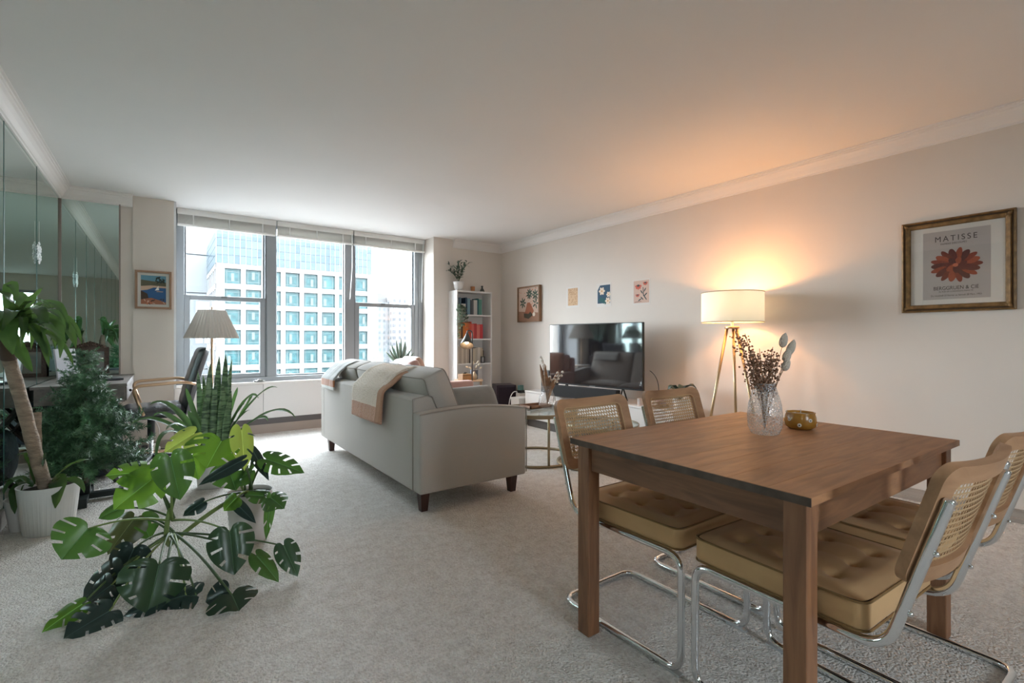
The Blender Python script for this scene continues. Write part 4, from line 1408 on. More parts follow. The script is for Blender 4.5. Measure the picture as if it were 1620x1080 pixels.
flat([(a0, b0), (-0.03, b0), (-0.05, -0.04), (a0, -0.01)], 0.0101, C(70, 58, 50), sp2, 'rock_shape')
flat([(a0, b0), (a1, b0), (a1, -0.125), (0.04, -0.10), (-0.02, -0.08), (a0, -0.10)], 0.0107, C(168, 112, 88), sp2, 'rock_shape')
flat([(0.01, -0.005), (0.045, 0.0), (0.04, 0.045)], 0.0110, C(238, 236, 226), sp2, 'sail_shape')
flat([(0.02, -0.018), (0.075, -0.02), (0.08, -0.012), (0.03, -0.010)], 0.0110, C(190, 160, 140), sp2, 'boat_shape')
random.seed(8)
for i in range(16):
    flat(ell(random.uniform(0.02, 0.085), random.uniform(0.075, 0.13), 0.017, 0.006, 8, random.uniform(0, 3)), 0.0110 + 0.0001 * i, C(48, 62, 58), sp2, 'foliage_shape')
for i in range(14):
    flat(ell(random.uniform(-0.09, 0.09), random.uniform(-0.14, -0.09), 0.014, 0.005, 8, random.uniform(0, 3)), 0.0120, (C(210, 180, 160), C(62, 52, 52), C(192, 120, 90))[i % 3], sp2, 'rock_shape')

# ================================================================== tripod floor lamp
lp = thing('tripod_lamp', 'lit tripod floor lamp with white drum shade and brass legs', 'lamp', (3.93, 2.235, 0))
SR, SZ0, SZ1 = 0.245, 1.262, 1.512
sh = MB().lathe([(SR, SZ0), (SR, SZ1)], 48, cap0=False, cap1=False).build('lamp_shade', fabric_lit('shade_linen', (0.86, 0.84, 0.80), 0.14, (0.45, 0.72, 1.0)), lp, True)
for z in (SZ0, SZ1):
    MB().tube([(SR * math.cos(2 * PI * i / 48), SR * math.sin(2 * PI * i / 48), z) for i in range(48)], 0.004, 5, closed=True).build('shade_rim', mat('shade_rim', (0.5, 0.40, 0.30), 0.7), sh)
sp3 = MB()
for i in range(3):
    a = 2 * PI * i / 3 + 0.4
    sp3.tube([(0, 0, SZ1 - 0.015), (SR * math.cos(a), SR * math.sin(a), SZ1 - 0.004)], 0.0025, 5)
sp3.build('spider_fitting', m_brass, sh)
MB().lathe([(0.004, SZ1 - 0.02), (0.004, SZ1 + 0.01), (0.010, SZ1 + 0.014), (0.006, SZ1 + 0.028)], 12).build('finial', mat('finial_nickel', (0.6, 0.58, 0.55), 0.3, 1.0), lp, True)
MB().lathe([(0.012, SZ0 - 0.035), (0.012, SZ0 + 0.05), (0.018, SZ0 + 0.05), (0.018, SZ0 + 0.10)], 16).build('lamp_neck', mat('neck_white', (0.75, 0.74, 0.72), 0.4), lp, True, angle=40)
MB().lathe([(0.055, SZ0 - 0.055), (0.058, SZ0 - 0.05), (0.058, SZ0 - 0.038), (0.055, SZ0 - 0.034)], 28).build('hub', m_brass, lp, True, angle=40)
for i, (fx_, fy_) in enumerate(((-0.16, 0.19), (-0.02, -0.30), (0.19, 0.06))):
    a = math.atan2(fy_, fx_)
    MB().tube([(0.04 * math.cos(a), 0.04 * math.sin(a), SZ0 - 0.05), (fx_, fy_, 0.0)], [0.012, 0.011], 12).build('leg', mat('leg_brass', (0.50, 0.37, 0.22), 0.35, 0.9), lp, True)
MB().ball((0, 0, SZ0 + 0.13), 0.03, 12, 8, (1, 1, 1.2)).build('bulb', emat('bulb_glow', (1.0, 0.62, 0.32), 15), lp, True)
LAMP_W = 13.5
ld = bpy.data.lights.new('bulb_light', 'POINT')
ld.energy = LAMP_W
ld.color = (1.0, 0.45, 0.15)
ld.shadow_soft_size = 0.035
lo = bpy.data.objects.new('bulb_light', ld)
COL.objects.link(lo)
lo.location = (3.93, 2.235, SZ0 + 0.175)

# ================================================================== nesting coffee tables
m_gold = mat('brushed_gold', (0.36, 0.29, 0.19), 0.4, 0.85)
m_cgl = thin_glass('table_glass', (0.90, 0.95, 0.93), 0.08)
def coffee(lab, x, y, R, z, rots):
    t = thing('coffee_table', lab, 'table', (x, y, 0), 0, 'pair of round glass coffee tables')
    MB().lathe([(R - 0.012, z - 0.006), (R - 0.010, z - 0.008), (R - 0.006, z), (R - 0.012, z + 0.001)], 56).build('glass_top', m_cgl, t)
    MB().lathe([(R, z - 0.030), (R, z + 0.004), (R - 0.008, z + 0.004), (R - 0.008, z - 0.008), (R - 0.012, z - 0.030), (R, z - 0.030)], 56, cap0=False, cap1=False).build('rim', m_gold, t, True, angle=40)
    MB().tube([((R - 0.012) * math.cos(2 * PI * i / 48), (R - 0.012) * math.sin(2 * PI * i / 48), 0.012) for i in range(48)], 0.0115, 8, closed=True).build('floor_ring', m_gold, t, True)
    for a in rots:
        a = math.radians(a)
        MB().tube([((R - 0.012) * math.cos(a), (R - 0.012) * math.sin(a), 0.02), ((R - 0.012) * math.cos(a), (R - 0.012) * math.sin(a), z - 0.02)], 0.011, 8).build('leg', m_gold, t, True)
    return t
coffee('taller glass coffee table on a gold frame, beside the sofa arm', 2.86, 3.56, 0.39, 0.455, (248, 338, 70, 160))
coffee('lower glass coffee table on a gold ring, behind the first cane chair', 3.20, 3.10, 0.37, 0.36, (20, 110, 200, 290))
m_vgl = thin_glass('ribbed_glass', (0.93, 0.91, 0.90), 0.10, 0.05, 0.9, 60, body=0.12)
v = thing('glass_vase', 'small ribbed glass vase on the taller coffee table', 'vase')
vp_ = at_z(866, 646, 0.457)
v.location = (vp_.x, vp_.y, 0.457)
sc_ = 1.0
MB().lathe([(0.042, 0.0), (0.074, 0.018), (0.086, 0.06), (0.072, 0.12), (0.050, 0.16), (0.048, 0.19), (0.058, 0.22)], 40, cap1=False, wob=lambda a, z: 1 + 0.035 * math.sin(14 * a + z * 40)).build('vase_glass', m_vgl, v, True)
dv = thing('dried_bouquet', 'dried brown sprigs with white pods in the small glass vase', 'dried flowers', (vp_.x, vp_.y, 0.46))
random.seed(21)
m_dry = mat('dried_brown', (0.24, 0.13, 0.07), 0.8, noise=0.3, nscale=40)
rt_ = Vector((CYW, -SY, 0))
m_pod = mat('white_pod', (0.72, 0.68, 0.62), 0.6)
for i in range(15):
    lean = -0.07 + 0.21 * ((i * 4) % 15) / 14
    hh = (0.40 if lean < -0.02 else 0.26) + 0.10 * random.random()
    tip = rt_ * lean + Vector((SY, CYW, 0)) * random.uniform(-0.05, 0.05) + Vector((0, 0, hh))
    pts = bez((0, 0, 0.03), (tip.x * 0.25, tip.y * 0.25, 0.2), tip, 8)
    MB().tube(pts, 0.0028, 5).build('stem', m_dry, dv)
    if i % 3 == 0:
        MB().tube(pts[3:], [0.006, 0.017, 0.020, 0.018, 0.012, 0.003], 8).build('seed_head', m_dry, dv, True)
    else:
        for q in range(3):
            p = pts[-1 - q]
            MB().ball((p.x + random.uniform(-.02, .02), p.y + random.uniform(-.02, .02), p.z), 0.013, 8, 6).build('pod', m_pod, dv, True)
bk_ = thing('stacked_tray', 'low wooden tray with gold trinkets on the taller coffee table', 'tray', (2.93, 3.66, 0.459))
MB().box(-0.13, 0.13, -0.09, 0.09, 0, 0.008).box(-0.13, 0.13, -0.09, -0.08, 0, 0.03).box(-0.13, 0.13, 0.08, 0.09, 0, 0.03).box(-0.13, -0.12, -0.09, 0.09, 0, 0.03).box(0.12, 0.13, -0.09, 0.09, 0, 0.03).build('tray_body', mat('tray_red_wood', (0.28, 0.15, 0.09), 0.5), bk_)

# ================================================================== things on the dining table
TZ = 0.7405
vv = thing('glass_vase', 'large crackled clear glass vase on the dining table', 'vase')
q = at_z(1214, 688, TZ)
q += Vector((0.587, 0.81, 0)) * 0.0
vv.location = (q.x + 0.02, q.y + 0.02, TZ)
m_crk = thin_glass('crackle_glass', (0.95, 0.945, 0.94), 0.06, 0.1, 0.5, 95, body=0.20)
VP = [(0.045, 0.0), (0.052, 0.004), (0.062, 0.03), (0.0645, 0.07), (0.060, 0.12), (0.048, 0.165), (0.039, 0.19), (0.037, 0.20)]
MB().lathe(VP, 40, cap1=False).build('vase_glass', m_crk, vv, True)
MB().tube([(0.037 * math.cos(2 * PI * i / 32), 0.037 * math.sin(2 * PI * i / 32), 0.2) for i in range(32)], 0.0028, 6, closed=True).build('rim', m_crk, vv, True)
db = thing('dried_bouquet', 'brown dried seed sprays and grey bunny-tail grass in the large vase', 'dried flowers', vv.location)
random.seed(33)
m_seed = mat('seed_brown', (0.34, 0.19, 0.12), 0.7, noise=0.3, nscale=60)
m_stem = mat('dry_stem', (0.26, 0.16, 0.08), 0.8)
rt = Vector((CYW, -SY, 0))
for i in range(15):
    lean = -0.115 + 0.175 * i / 14 + random.uniform(-0.015, 0.015)
    dep = random.uniform(-0.05, 0.05)
    hh = 0.30 + 0.05 * random.random() + (0.07 if i < 4 else 0)
    tip = rt * lean + Vector((SY, CYW, 0)) * dep + Vector((0, 0, hh))
    pts = bez((0, 0, 0.02), (tip.x * 0.15, tip.y * 0.15, 0.18), tip, 12)
    st_ = MB().tube(pts, 0.0013, 4).build('stem', m_stem, db)
    sd_ = MB()
    for q in range(58):
        t = 0.50 + 0.5 * random.random()
        p = pts[min(12, int(t * 12))]
        o_ = Vector((random.gauss(0, 1), random.gauss(0, 1), random.gauss(0, 1))) * (0.013 + 0.004 * (1 - t))
        sd_.ball(p + o_, random.uniform(0.0028, 0.0046), 6, 4)
    x_ = sd_.build('seed_spray', m_seed, db, True)
    x_['kind'] = 'stuff'
m_bunny = mat('bunny_tail', (0.88, 0.76, 0.62), 0.95, bump=1.0, bscale=300, bdist=0.01, sheen=0.6)
for (px, py, ln) in ((1237, 540, 0.058), (1247, 551, 0.062), (1241, 563, 0.055), (1239, 578, 0.05)):
    c = at_d(px, py, 1.90) - Vector(db.location)
    pts = bez((0, 0, 0.02), (c.x * 0.3, c.y * 0.3, 0.16), c - Vector((0, 0, ln * 0.4)), 10)
    s_ = MB().tube(pts, 0.0012, 4).build('stem', m_stem, db)
    ax = (pts[-1] - pts[-2]).normalized()
    MB().tube([pts[-1] + ax * ln * t for t in (0, 0.12, 0.35, 0.6, 0.85, 1.0)], [0.004, 0.012, 0.0155, 0.014, 0.009, 0.002], 10).build('bunny_tail', m_bunny, db, True)
bw = thing('candle_bowl', 'mustard ceramic bowl candle with white daisies on the dining table', 'candle')
q = at_z(1275, 680, TZ)
bw.location = (q.x + 0.02, q.y + 0.03, TZ)
m_must = mat('mustard_glaze', (0.40, 0.19, 0.03), 0.25, noise=0.2, nscale=14)
MB().lathe([(0.040, 0), (0.055, 0.010), (0.0605, 0.03), (0.058, 0.052), (0.054, 0.064), (0.056, 0.070), (0.051, 0.070), (0.050, 0.060)], 36, cap1=False).build('bowl', m_must, bw, True)
MB().lathe([(0.0505, 0.056), (0.0505, 0.060)], 24).build('wax', mat('candle_wax', (0.70, 0.64, 0.56), 0.5), bw)
MB().tube([(0, 0, 0.058), (0.003, 0, 0.08)], 0.0015, 5).build('wick', mat('wick', (0.5, 0.48, 0.45), 0.9), bw)
for i in range(9):
    a = i * 2 * PI / 9
    z = 0.022 if i % 2 else 0.042
    rr_ = 0.0605 if i % 2 else 0.0592
    d_ = MB().ball((0, 0, 0), 0.0085, 10, 5, (1, 1, 0.18)).build('daisy', mat('daisy_white', (0.70, 0.66, 0.58), 0.4), bw, True)
    d_.matrix_local = Matrix.Translation((rr_ * math.cos(a), rr_ * math.sin(a), z)) @ Matrix.Rotation(a, 4, 'Z') @ Matrix.Rotation(PI / 2, 4, 'Y')
    MB().ball((0, 0, 0.0008), 0.0035, 8, 5, (1, 1, 0.4)).build('daisy_eye', m_black, d_, True)
# ================================================================== bookcase corner
bc = thing('bookcase', 'tall narrow white bookcase in the corner right of the window', 'bookcase', (3.32, 5.885, 0))
BWid, BDep, BHgt = 0.585, 0.24, 1.80
m_bc = mat('bookcase_white', (0.72, 0.70, 0.68), 0.5)
for x in (0, BWid - 0.02):
    MB().box(x, x + 0.02, 0, BDep, 0, BHgt).build('side_panel', m_bc, bc, bevel=0.002)
MB().box(0.02, BWid - 0.02, BDep - 0.008, BDep, 0.05, BHgt - 0.02).build('back_panel', m_bc, bc)
shz = [1.465, 1.125, 0.775, 0.42, 0.06]
MB().box(0.02, BWid - 0.02, 0, BDep - 0.008, BHgt - 0.022, BHgt).build('top_panel', m_bc, bc, bevel=0.002)
for z in shz:
    MB().box(0.02, BWid - 0.02, 0.004, BDep - 0.008, z - 0.02, z).build('shelf', m_bc, bc, bevel=0.002)
MB().box(0.02, BWid - 0.02, 0.012, 0.024, 0, 0.04).build('plinth', m_bc, bc)
ORD = ['first', 'second', 'third', 'fourth', 'fifth', 'sixth', 'seventh', 'eighth', 'ninth', 'tenth', 'eleventh', 'twelfth', 'thirteenth', 'fourteenth']
m_page = mat('book_pages', (0.66, 0.61, 0.53), 0.9)
def books(zs, x0, rows, shelf_txt, group):
    x = 3.32 + x0
    for i, (cname, col, w, h, lean) in enumerate(rows):
        b = thing('book', '%s book, %s from the left on the %s' % (cname, ORD[i], shelf_txt), 'book', (x + w / 2, 5.91, zs), 0, group)
        b.rotation_euler = (0, math.radians(lean), 0)
        dp = 0.15
        MB().box(-w / 2, w / 2, 0, 0.004, 0, h).box(-w / 2, -w / 2 + 0.0025, 0.004, dp, 0, h).box(w / 2 - 0.0025, w / 2, 0.004, dp, 0, h).build('cover', mat('book_' + cname.replace(' ', '_'), rgb(*col), 0.6), b)
        MB().box(-w / 2 + 0.0026, w / 2 - 0.0026, 0.0042, dp - 0.004, 0.003, h - 0.004).build('pages', m_page, b)
        x += w + 0.0012
books(shz[0], 0.03, [('navy', (40, 52, 66), 0.022, 0.22, 0), ('slate blue', (70, 92, 104), 0.03, 0.235, 0), ('white', (196, 192, 186), 0.07, 0.15, 0), ('dark blue', (44, 66, 86), 0.026, 0.24, 0), ('sky blue', (112, 144, 156), 0.045, 0.23, 0), ('charcoal', (54, 58, 64), 0.02, 0.21, 0), ('dark grey', (80, 84, 88), 0.035, 0.205, 0), ('pale grey', (178, 174, 170), 0.06, 0.21, 0), ('petrol', (24, 84, 92), 0.024, 0.235, 0), ('sea green', (84, 136, 122), 0.05, 0.225, 0)], 'blue-green top shelf of the bookcase', 'books on the blue-green shelf')
books(shz[1], 0.025, [('ochre', (168, 120, 66), 0.03, 0.22, 0), ('tan', (180, 134, 84), 0.022, 0.215, 0), ('brown', (84, 52, 34), 0.03, 0.205, 0), ('amber', (196, 118, 44), 0.025, 0.22, 0), ('orange', (208, 108, 48), 0.06, 0.23, 0), ('burnt orange', (178, 84, 48), 0.03, 0.225, 0), ('vermilion', (190, 66, 50), 0.022, 0.24, 0), ('rosy red', (192, 92, 84), 0.04, 0.21, 0), ('crimson', (168, 52, 52), 0.045, 0.215, 0), ('coral', (204, 112, 100), 0.05, 0.20, 0), ('scarlet', (176, 48, 52), 0.05, 0.205, 0)], 'orange-to-red shelf of the bookcase', 'books on the orange-to-red shelf')
books(shz[2], 0.025, [('ivory', (186, 176, 162), 0.03, 0.24, 0), ('bone', (176, 164, 150), 0.032, 0.23, 0), ('cream', (196, 184, 166), 0.034, 0.23, 0), ('linen', (168, 156, 142), 0.03, 0.22, 0), ('eggshell', (190, 178, 162), 0.026, 0.225, 0), ('putty', (160, 148, 134), 0.03, 0.23, 0), ('black', (48, 42, 38), 0.018, 0.2, 0), ('chalk', (192, 182, 168), 0.04, 0.215, 0), ('oat', (180, 168, 148), 0.04, 0.21, 0), ('stone', (170, 160, 146), 0.034, 0.22, 0), ('pearl', (196, 188, 176), 0.05, 0.225, 0), ('sand', (176, 162, 142), 0.04, 0.215, 0), ('dark brown', (64, 52, 44), 0.014, 0.18, 0)], 'cream shelf of the bookcase', 'books on the cream shelf')
bf = thing('photo_frame', 'tiny black photo frame standing before the cream books', 'frame', (3.75, 5.897, shz[2]))
frame_bars(0.065, 0.095, 0.010, 0.010, m_black, bf).matrix_local = Matrix.Translation((0, 0, 0.0475)) @ WALL_B
MB().box(-0.025, 0.025, -0.002, 0.0, 0.012, 0.083).build('photo', mat('photo_grey', (0.3, 0.3, 0.3), 0.6), bf)
jr = tag(MB().lathe([(0.03, 0), (0.032, 0.06), (0.033, 0.062), (0.033, 0.075)], 20, (3.64, 5.99, 1.80)).build('candle_jar', mat('amber_jar', (0.42, 0.17, 0.06), 0.35), None, True, angle=40), 'small amber candle jar on top of the bookcase', 'candle')
bt = thing('reed_bottle', 'small dark green-grey bottle on top of the bookcase', 'bottle', (3.80, 5.99, 1.80))
MB().lathe([(0.034, 0), (0.036, 0.015), (0.024, 0.045), (0.012, 0.06), (0.012, 0.075)], 20).build('bottle_body', mat('bottle_dark', (0.05, 0.06, 0.055), 0.25), bt, True)
MB().lathe([(0.015, 0.075), (0.015, 0.095)], 14).build('stopper', m_black, bt)
# bushy plant in a dimpled white pot on the bookcase
m_olive = leaf_mat('sage_leaf', (0.085, 0.13, 0.09), (0.05, 0.085, 0.06), 12, tr=0.2, rnd=0.3)
bp_ = thing('potted_plant', 'wispy green plant in a dimpled white pot on top of the bookcase', 'plant', (3.395, 5.97, 1.80))
MB().lathe([(0.045, 0), (0.062, 0.045), (0.074, 0.10), (0.078, 0.125), (0.072, 0.125), (0.068, 0.11)], 32, cap1=False, wob=lambda a, z: 1 + 0.02 * math.sin(a * 12) * math.sin(z * 120)).build('pot', m_pot, bp_, True)
MB().lathe([(0.069, 0.108), (0.01, 0.112)], 18, cap0=False).build('soil', m_soil, bp_)
random.seed(17)
def sprig(par, p0, p1, p2, nleaf, ll, lw, m, stem_m, nm='leaf'):
    pts = bez(p0, p1, p2, 10)
    s = MB().tube(pts, 0.0018, 4).build('stem', stem_m, par)
    for i in range(nleaf):
        t = 0.2 + 0.8 * i / max(1, nleaf - 1)
        p = pts[min(10, int(round(t * 10)))]
        d = Vector((random.uniform(-1, 1), random.uniform(-1, 1), random.uniform(-0.3, 0.8))).normalized()
        q = [p, p + d * ll * 0.5 + Vector((0, 0, ll * 0.1)), p + d * ll]
        strap_leaf(bez(q[0], q[1], q[2], 4), wprof(4, lw, 0.4, 0.45), 2, 0.2).build(nm, m, s, True)
m_gstem = mat('green_stem', (0.10, 0.14, 0.06), 0.7)
for i in range(10):
    a = i * 0.63 * 2
    r = 0.06 + 0.10 * random.random()
    hgt = 0.20 + 0.16 * random.random() if i % 3 else 0.33
    sprig(bp_, (0, 0, 0.11), (r * 0.4 * math.cos(a), r * 0.4 * math.sin(a), 0.11 + hgt * 0.6), (r * math.cos(a) + (0.06 if i % 3 == 0 else -0.02), r * math.sin(a), 0.11 + hgt * (0.9 if i % 3 == 0 else 0.75)), 13, 0.06, 0.024, m_olive, m_gstem)
# trailing plant on the upper shelf
tp = thing('trailing_plant', 'trailing pale-green plant spilling off the top bookshelf', 'plant', (3.37, 5.905, shz[0]))
MB().lathe([(0.035, 0), (0.045, 0.09), (0.041, 0.09), (0.039, 0.08)], 20).build('pot', m_pot, tp, True, angle=40)
m_trl = leaf_mat('trail_leaf', (0.20, 0.26, 0.18), (0.10, 0.155, 0.11), 10, tr=0.2, rnd=0.3)
for i in range(9):
    x = -0.09 + 0.022 * i
    dl = 0.12 + 0.3 * (1 if i in (1, 2) else 0.45) * random.uniform(0.7, 1)
    sprig(tp, (0, -0.02, 0.09), (x * 0.8, -0.09, 0.16), (x, -0.085 - 0.01 * (i % 2), 0.06 - dl), 14, 0.05, 0.032, m_trl, m_gstem)
# hexagonal side table
st = thing('side_table', 'pale wooden hexagonal side table in front of the bookcase', 'table')
q = at_Y(741, 600, 5.50)
st.location = (q.x, 5.50, 0)
stz = 0.585
m_ash = mat('pale_ash', (0.55, 0.40, 0.28), 0.5, noise=0.1, nscale=6, stretch=(1, 8, 8))
hexa = [(0.215 * math.cos(PI / 3 * k), 0.215 * math.sin(PI / 3 * k)) for k in range(6)]
MB().prism(hexa, stz - 0.018, stz).build('table_top', m_ash, st, bevel=0.003)
MB().prism([(x * 0.9, y * 0.9) for x, y in hexa], 0.20, 0.216).build('lower_shelf', m_ash, st)
for k in range(6):
    a = PI / 3 * k
    MB().tube([(0.19 * math.cos(a), 0.19 * math.sin(a), 0), (0.19 * math.cos(a), 0.19 * math.sin(a), stz - 0.018)], 0.011, 8).build('leg', m_ash, st, True)
sx0, sy0 = st.location.x, st.location.y
wb = thing('wooden_box', 'small wooden box with dark knob on the hexagonal table', 'box', (sx0 - 0.07, sy0 - 0.03, stz), 0.15)
MB().box(-0.075, 0.075, -0.05, 0.05, 0, 0.065).build('box_body', mat('box_oak', (0.32, 0.18, 0.08), 0.5, noise=0.2, nscale=10), wb, bevel=0.003)
MB().box(-0.078, 0.078, -0.053, 0.053, 0.065, 0.08).build('lid', MATS['box_oak'], wb, bevel=0.003)
MB().ball((0, 0, 0.092), 0.013, 8, 6).tube([(-0.03, 0, 0.088), (0.03, 0, 0.094)], 0.006, 6).build('knob', m_black, wb, True)
bv = thing('bud_vase', 'small beige bud vase on the hexagonal table', 'vase', (sx0 + 0.06, sy0 - 0.05, stz))
MB().lathe([(0.025, 0), (0.042, 0.03), (0.034, 0.065), (0.014, 0.09), (0.016, 0.105)], 24).build('vase_body', mat('beige_clay', (0.46, 0.38, 0.28), 0.7), bv, True)
bt_ = thing('dried_bouquet', 'cream bunny-tail grasses in the small beige bud vase', 'dried flowers', (sx0 + 0.06, sy0 - 0.05, stz + 0.09))
m_bc2 = mat('bunny_cream', (0.75, 0.66, 0.52), 0.95, bump=1, bscale=300)
for i, (a, b_) in enumerate(((-0.10, 0.07), (-0.05, 0.05), (-0.01, 0.11), (0.03, 0.12), (0.02, 0.06), (0.06, 0.09), (0.07, 0.05))):
    tip = Vector((a, 0.012 * (i % 3) - 0.02, b_))
    MB().tube(bez((0, 0, 0), (a * 0.3, 0, b_ * 0.7), tip, 6), 0.0014, 4).build('stem', m_stem, bt_)
    ax = Vector((a * 0.8, 0, 0.04)).normalized()
    MB().tube([tip + ax * 0.045 * t for t in (0, 0.2, 0.5, 0.8, 1)], [0.004, 0.011, 0.013, 0.010, 0.003], 8).build('bunny_tail', m_bc2, bt_, True)
tag(MB().lathe([(0.05, 0), (0.055, 0.12), (0.052, 0.12)], 20, (sx0 + 0.12, sy0 + 0.05, stz)).build('blue_planter', mat('slate_pot', (0.10, 0.11, 0.14), 0.5), None, True, angle=40), 'slate blue pot at the back of the hexagonal table', 'pot')
bs = thing('wicker_basket', 'brown wicker basket on the lower shelf of the hexagonal table', 'basket', (sx0, sy0, 0.216))
MB().lathe([(0.10, 0), (0.115, 0.20), (0.108, 0.20), (0.10, 0.02)], 24, wob=lambda a, z: 1 + 0.02 * math.sin(a * 20 + z * 100)).build('basket_body', mat('wicker', (0.26, 0.15, 0.09), 0.8, bump=0.8, bscale=90), bs, True)
# reading lamp
rl = thing('reading_lamp', 'lit black reading lamp with cone shade beside the bookcase', 'lamp')
q = at_Y(747, 580, 5.34)
rl.location = (q.x, 5.34, 0)
m_gun = mat('gunmetal', (0.10, 0.095, 0.09), 0.4, 0.7)
MB().lathe([(0.13, 0), (0.13, 0.014), (0.02, 0.022)], 32).build('base', m_gun, rl, True, angle=40)
zt_ = 1.225
MB().tube(fillet([(0, 0, 0.02), (0, 0, zt_), (-0.085, -0.02, zt_), (-0.085, -0.02, zt_ - 0.05)], 0.04, 6), 0.009, 10).build('pole', m_gun, rl, True)
shp = Matrix.Translation((-0.085, -0.02, zt_ - 0.03)) @ Vector((0.30, 0.42, 0.86)).to_track_quat('Z', 'Y').to_matrix().to_4x4()
s = MB().lathe([(0.016, 0.0), (0.022, -0.03), (0.088, -0.185)], 28, cap0=True, cap1=False).build('lamp_shade', m_gun, rl, True, solid=0.002)
s.matrix_local = shp
b_ = MB().ball((0, 0, -0.13), 0.026, 12, 8).build('bulb', emat('reading_bulb', (1.0, 0.66, 0.36), 18), rl, True)
b_.matrix_local = shp
l2 = bpy.data.lights.new('reading_light', 'POINT')
l2.energy = 2.2
l2.color = (1.0, 0.64, 0.34)
l2.shadow_soft_size = 0.03
l2o = bpy.data.objects.new('reading_light', l2)
COL.objects.link(l2o)
l2o.parent = rl
l2o.matrix_local = shp @ Matrix.Translation((0, 0, -0.175))

# ================================================================== aloe on a stool by the window
m_aloe = leaf_mat('aloe_leaf', (0.19, 0.25, 0.19), (0.12, 0.18, 0.14), 10, tr=0.05)
al = thing('aloe_plant', 'spiky aloe in a pot by the right end of the window', 'plant')
q = at_Y(633, 560, 6.1)
al.location = (q.x, 6.1, 0)
MB().lathe([(0.13, 0), (0.15, 0.02), (0.14, 0.60), (0.15, 0.62)], 24).build('plant_stand', m_ash, al, True, angle=40)
MB().lathe([(0.08, 0.62), (0.11, 0.80), (0.10, 0.80), (0.095, 0.78)], 24).build('pot', m_pot, al, True, angle=40)
for i in range(16):
    a = i * 2.4
    r = 0.05 + 0.013 * (15 - i) * 0.8
    hh = 0.16 + 0.013 * i
    pts = bez((0, 0, 0.78), (r * 0.7 * math.cos(a), r * 0.7 * math.sin(a), 0.78 + hh * 0.5), (r * math.cos(a), r * math.sin(a), 0.78 + hh), 7)
    MB().tube(pts, [0.016, 0.020, 0.021, 0.020, 0.017, 0.013, 0.008, 0.001], 6, flat=0.5).build('leaf', m_aloe, al, True)

# ================================================================== pleated lamp by the window
pleat = thing('pleated_lamp', 'brass floor lamp with pleated grey-beige shade and tray, before the window', 'lamp', (0.425, 5.88, 0))
NPL = 72
def pwob(a, z):
    return 1 + 0.018 * math.cos(a * NPL / 2)
sh = MB().lathe([(0.243, 1.128), (0.122, 1.418)], NPL * 2, cap0=False, cap1=False, wob=lambda a, z: 1 + 0.028 * math.cos(a * 36)).build('lamp_shade', fabric_lit('pleated_cloth', (0.44, 0.405, 0.36), 0.22), pleat)
MB().lathe([(0.005, 1.40), (0.006, 1.43), (0.010, 1.435), (0.004, 1.455)], 10).build('finial', m_brass, pleat, True)
MB().tube([(0, 0, 0.02), (0, 0, 1.40)], 0.011, 12).build('pole', m_brass, pleat, True)
MB().lathe([(0.14, 0), (0.145, 0.01), (0.13, 0.022), (0.02, 0.03)], 32).build('base', m_brass, pleat, True)
MB().lathe([(0.17, 0.60), (0.175, 0.608), (0.175, 0.622), (0.17, 0.625)], 40).build('tray_table', mat('tray_white', (0.7, 0.7, 0.69), 0.3), pleat, True, angle=40)
MB().lathe([(0.176, 0.604), (0.178, 0.612), (0.176, 0.62)], 40, cap0=False, cap1=False).build('tray_rim', m_brass, pleat)
# crumpled paper on the sill
pa = MB()
random.seed(2)
pa.grid(lambda u, v: ((u - 0.5) * 0.13, (v - 0.5) * 0.08, 0.004 + 0.03 * random.random() * (1 - abs(2 * u - 1)) + 0.008 * random.random()), 9, 6)
o = tag(pa.build('crumpled_paper', mat('paper_white', (0.8, 0.8, 0.8), 0.8), None, False, solid=0.001), 'crumpled white paper lying on the window sill', 'paper')
q = at_z(405, 601, 0.615)
o.location = (q.x, YW - 0.05, 0.6125)

# ================================================================== desk and its things
m_desk = mat('grey_oak', (0.17, 0.145, 0.13), 0.55, noise=0.2, nscale=4, stretch=(6, 0.8, 6), distort=0.6)
dk = thing('desk', 'grey wooden desk on dark crossed legs along the mirrored wall', 'desk', (-0.76, 4.80, 0))
DZ, DWd, DLn = 0.775, 0.545, 1.28
MB().box(0.0, DWd, 0, DLn, DZ - 0.022, DZ).build('desk_top', m_desk, dk, bevel=0.002)
MB().box(0.02, DWd - 0.012, 0.012, DLn - 0.012, DZ - 0.14, DZ - 0.0225).build('drawer_box', m_desk, dk, bevel=0.002)
for k in range(2):
    d_ = MB().box(DWd - 0.012, DWd - 0.002, 0.02 + k * 0.62, 0.63 + k * 0.62, DZ - 0.135, DZ - 0.026).build('drawer', m_desk, dk, bevel=0.002)
    MB().ball((DWd + 0.008, 0.325 + k * 0.62, DZ - 0.08), 0.011, 8, 6).build('knob', m_black, d_, True)
for y in (0.10, DLn - 0.10):
    MB().tube([(0.04, y, 0.0), (DWd - 0.06, y, DZ - 0.14)], 0.02, 4).tube([(DWd - 0.06, y + 0.002, 0.0), (0.04, y + 0.002, DZ - 0.14)], 0.02, 4).build('cross_leg', mat('dark_leg', (0.03, 0.026, 0.024), 0.5), dk)
MB().tube([(DWd / 2 - 0.01, 0.10, 0.33), (DWd / 2 - 0.01, DLn - 0.10, 0.33)], 0.012, 6).build('stretcher', MATS['dark_leg'], dk)
lt = thing('laptop', 'closed dark laptop lying on the desk', 'laptop', (-0.43, 5.27, DZ), math.radians(10))
MB().box(-0.16, 0.16, -0.11, 0.11, 0.002, 0.012).build('base', mat('laptop_dark', (0.05, 0.055, 0.065), 0.35), lt, bevel=0.004)
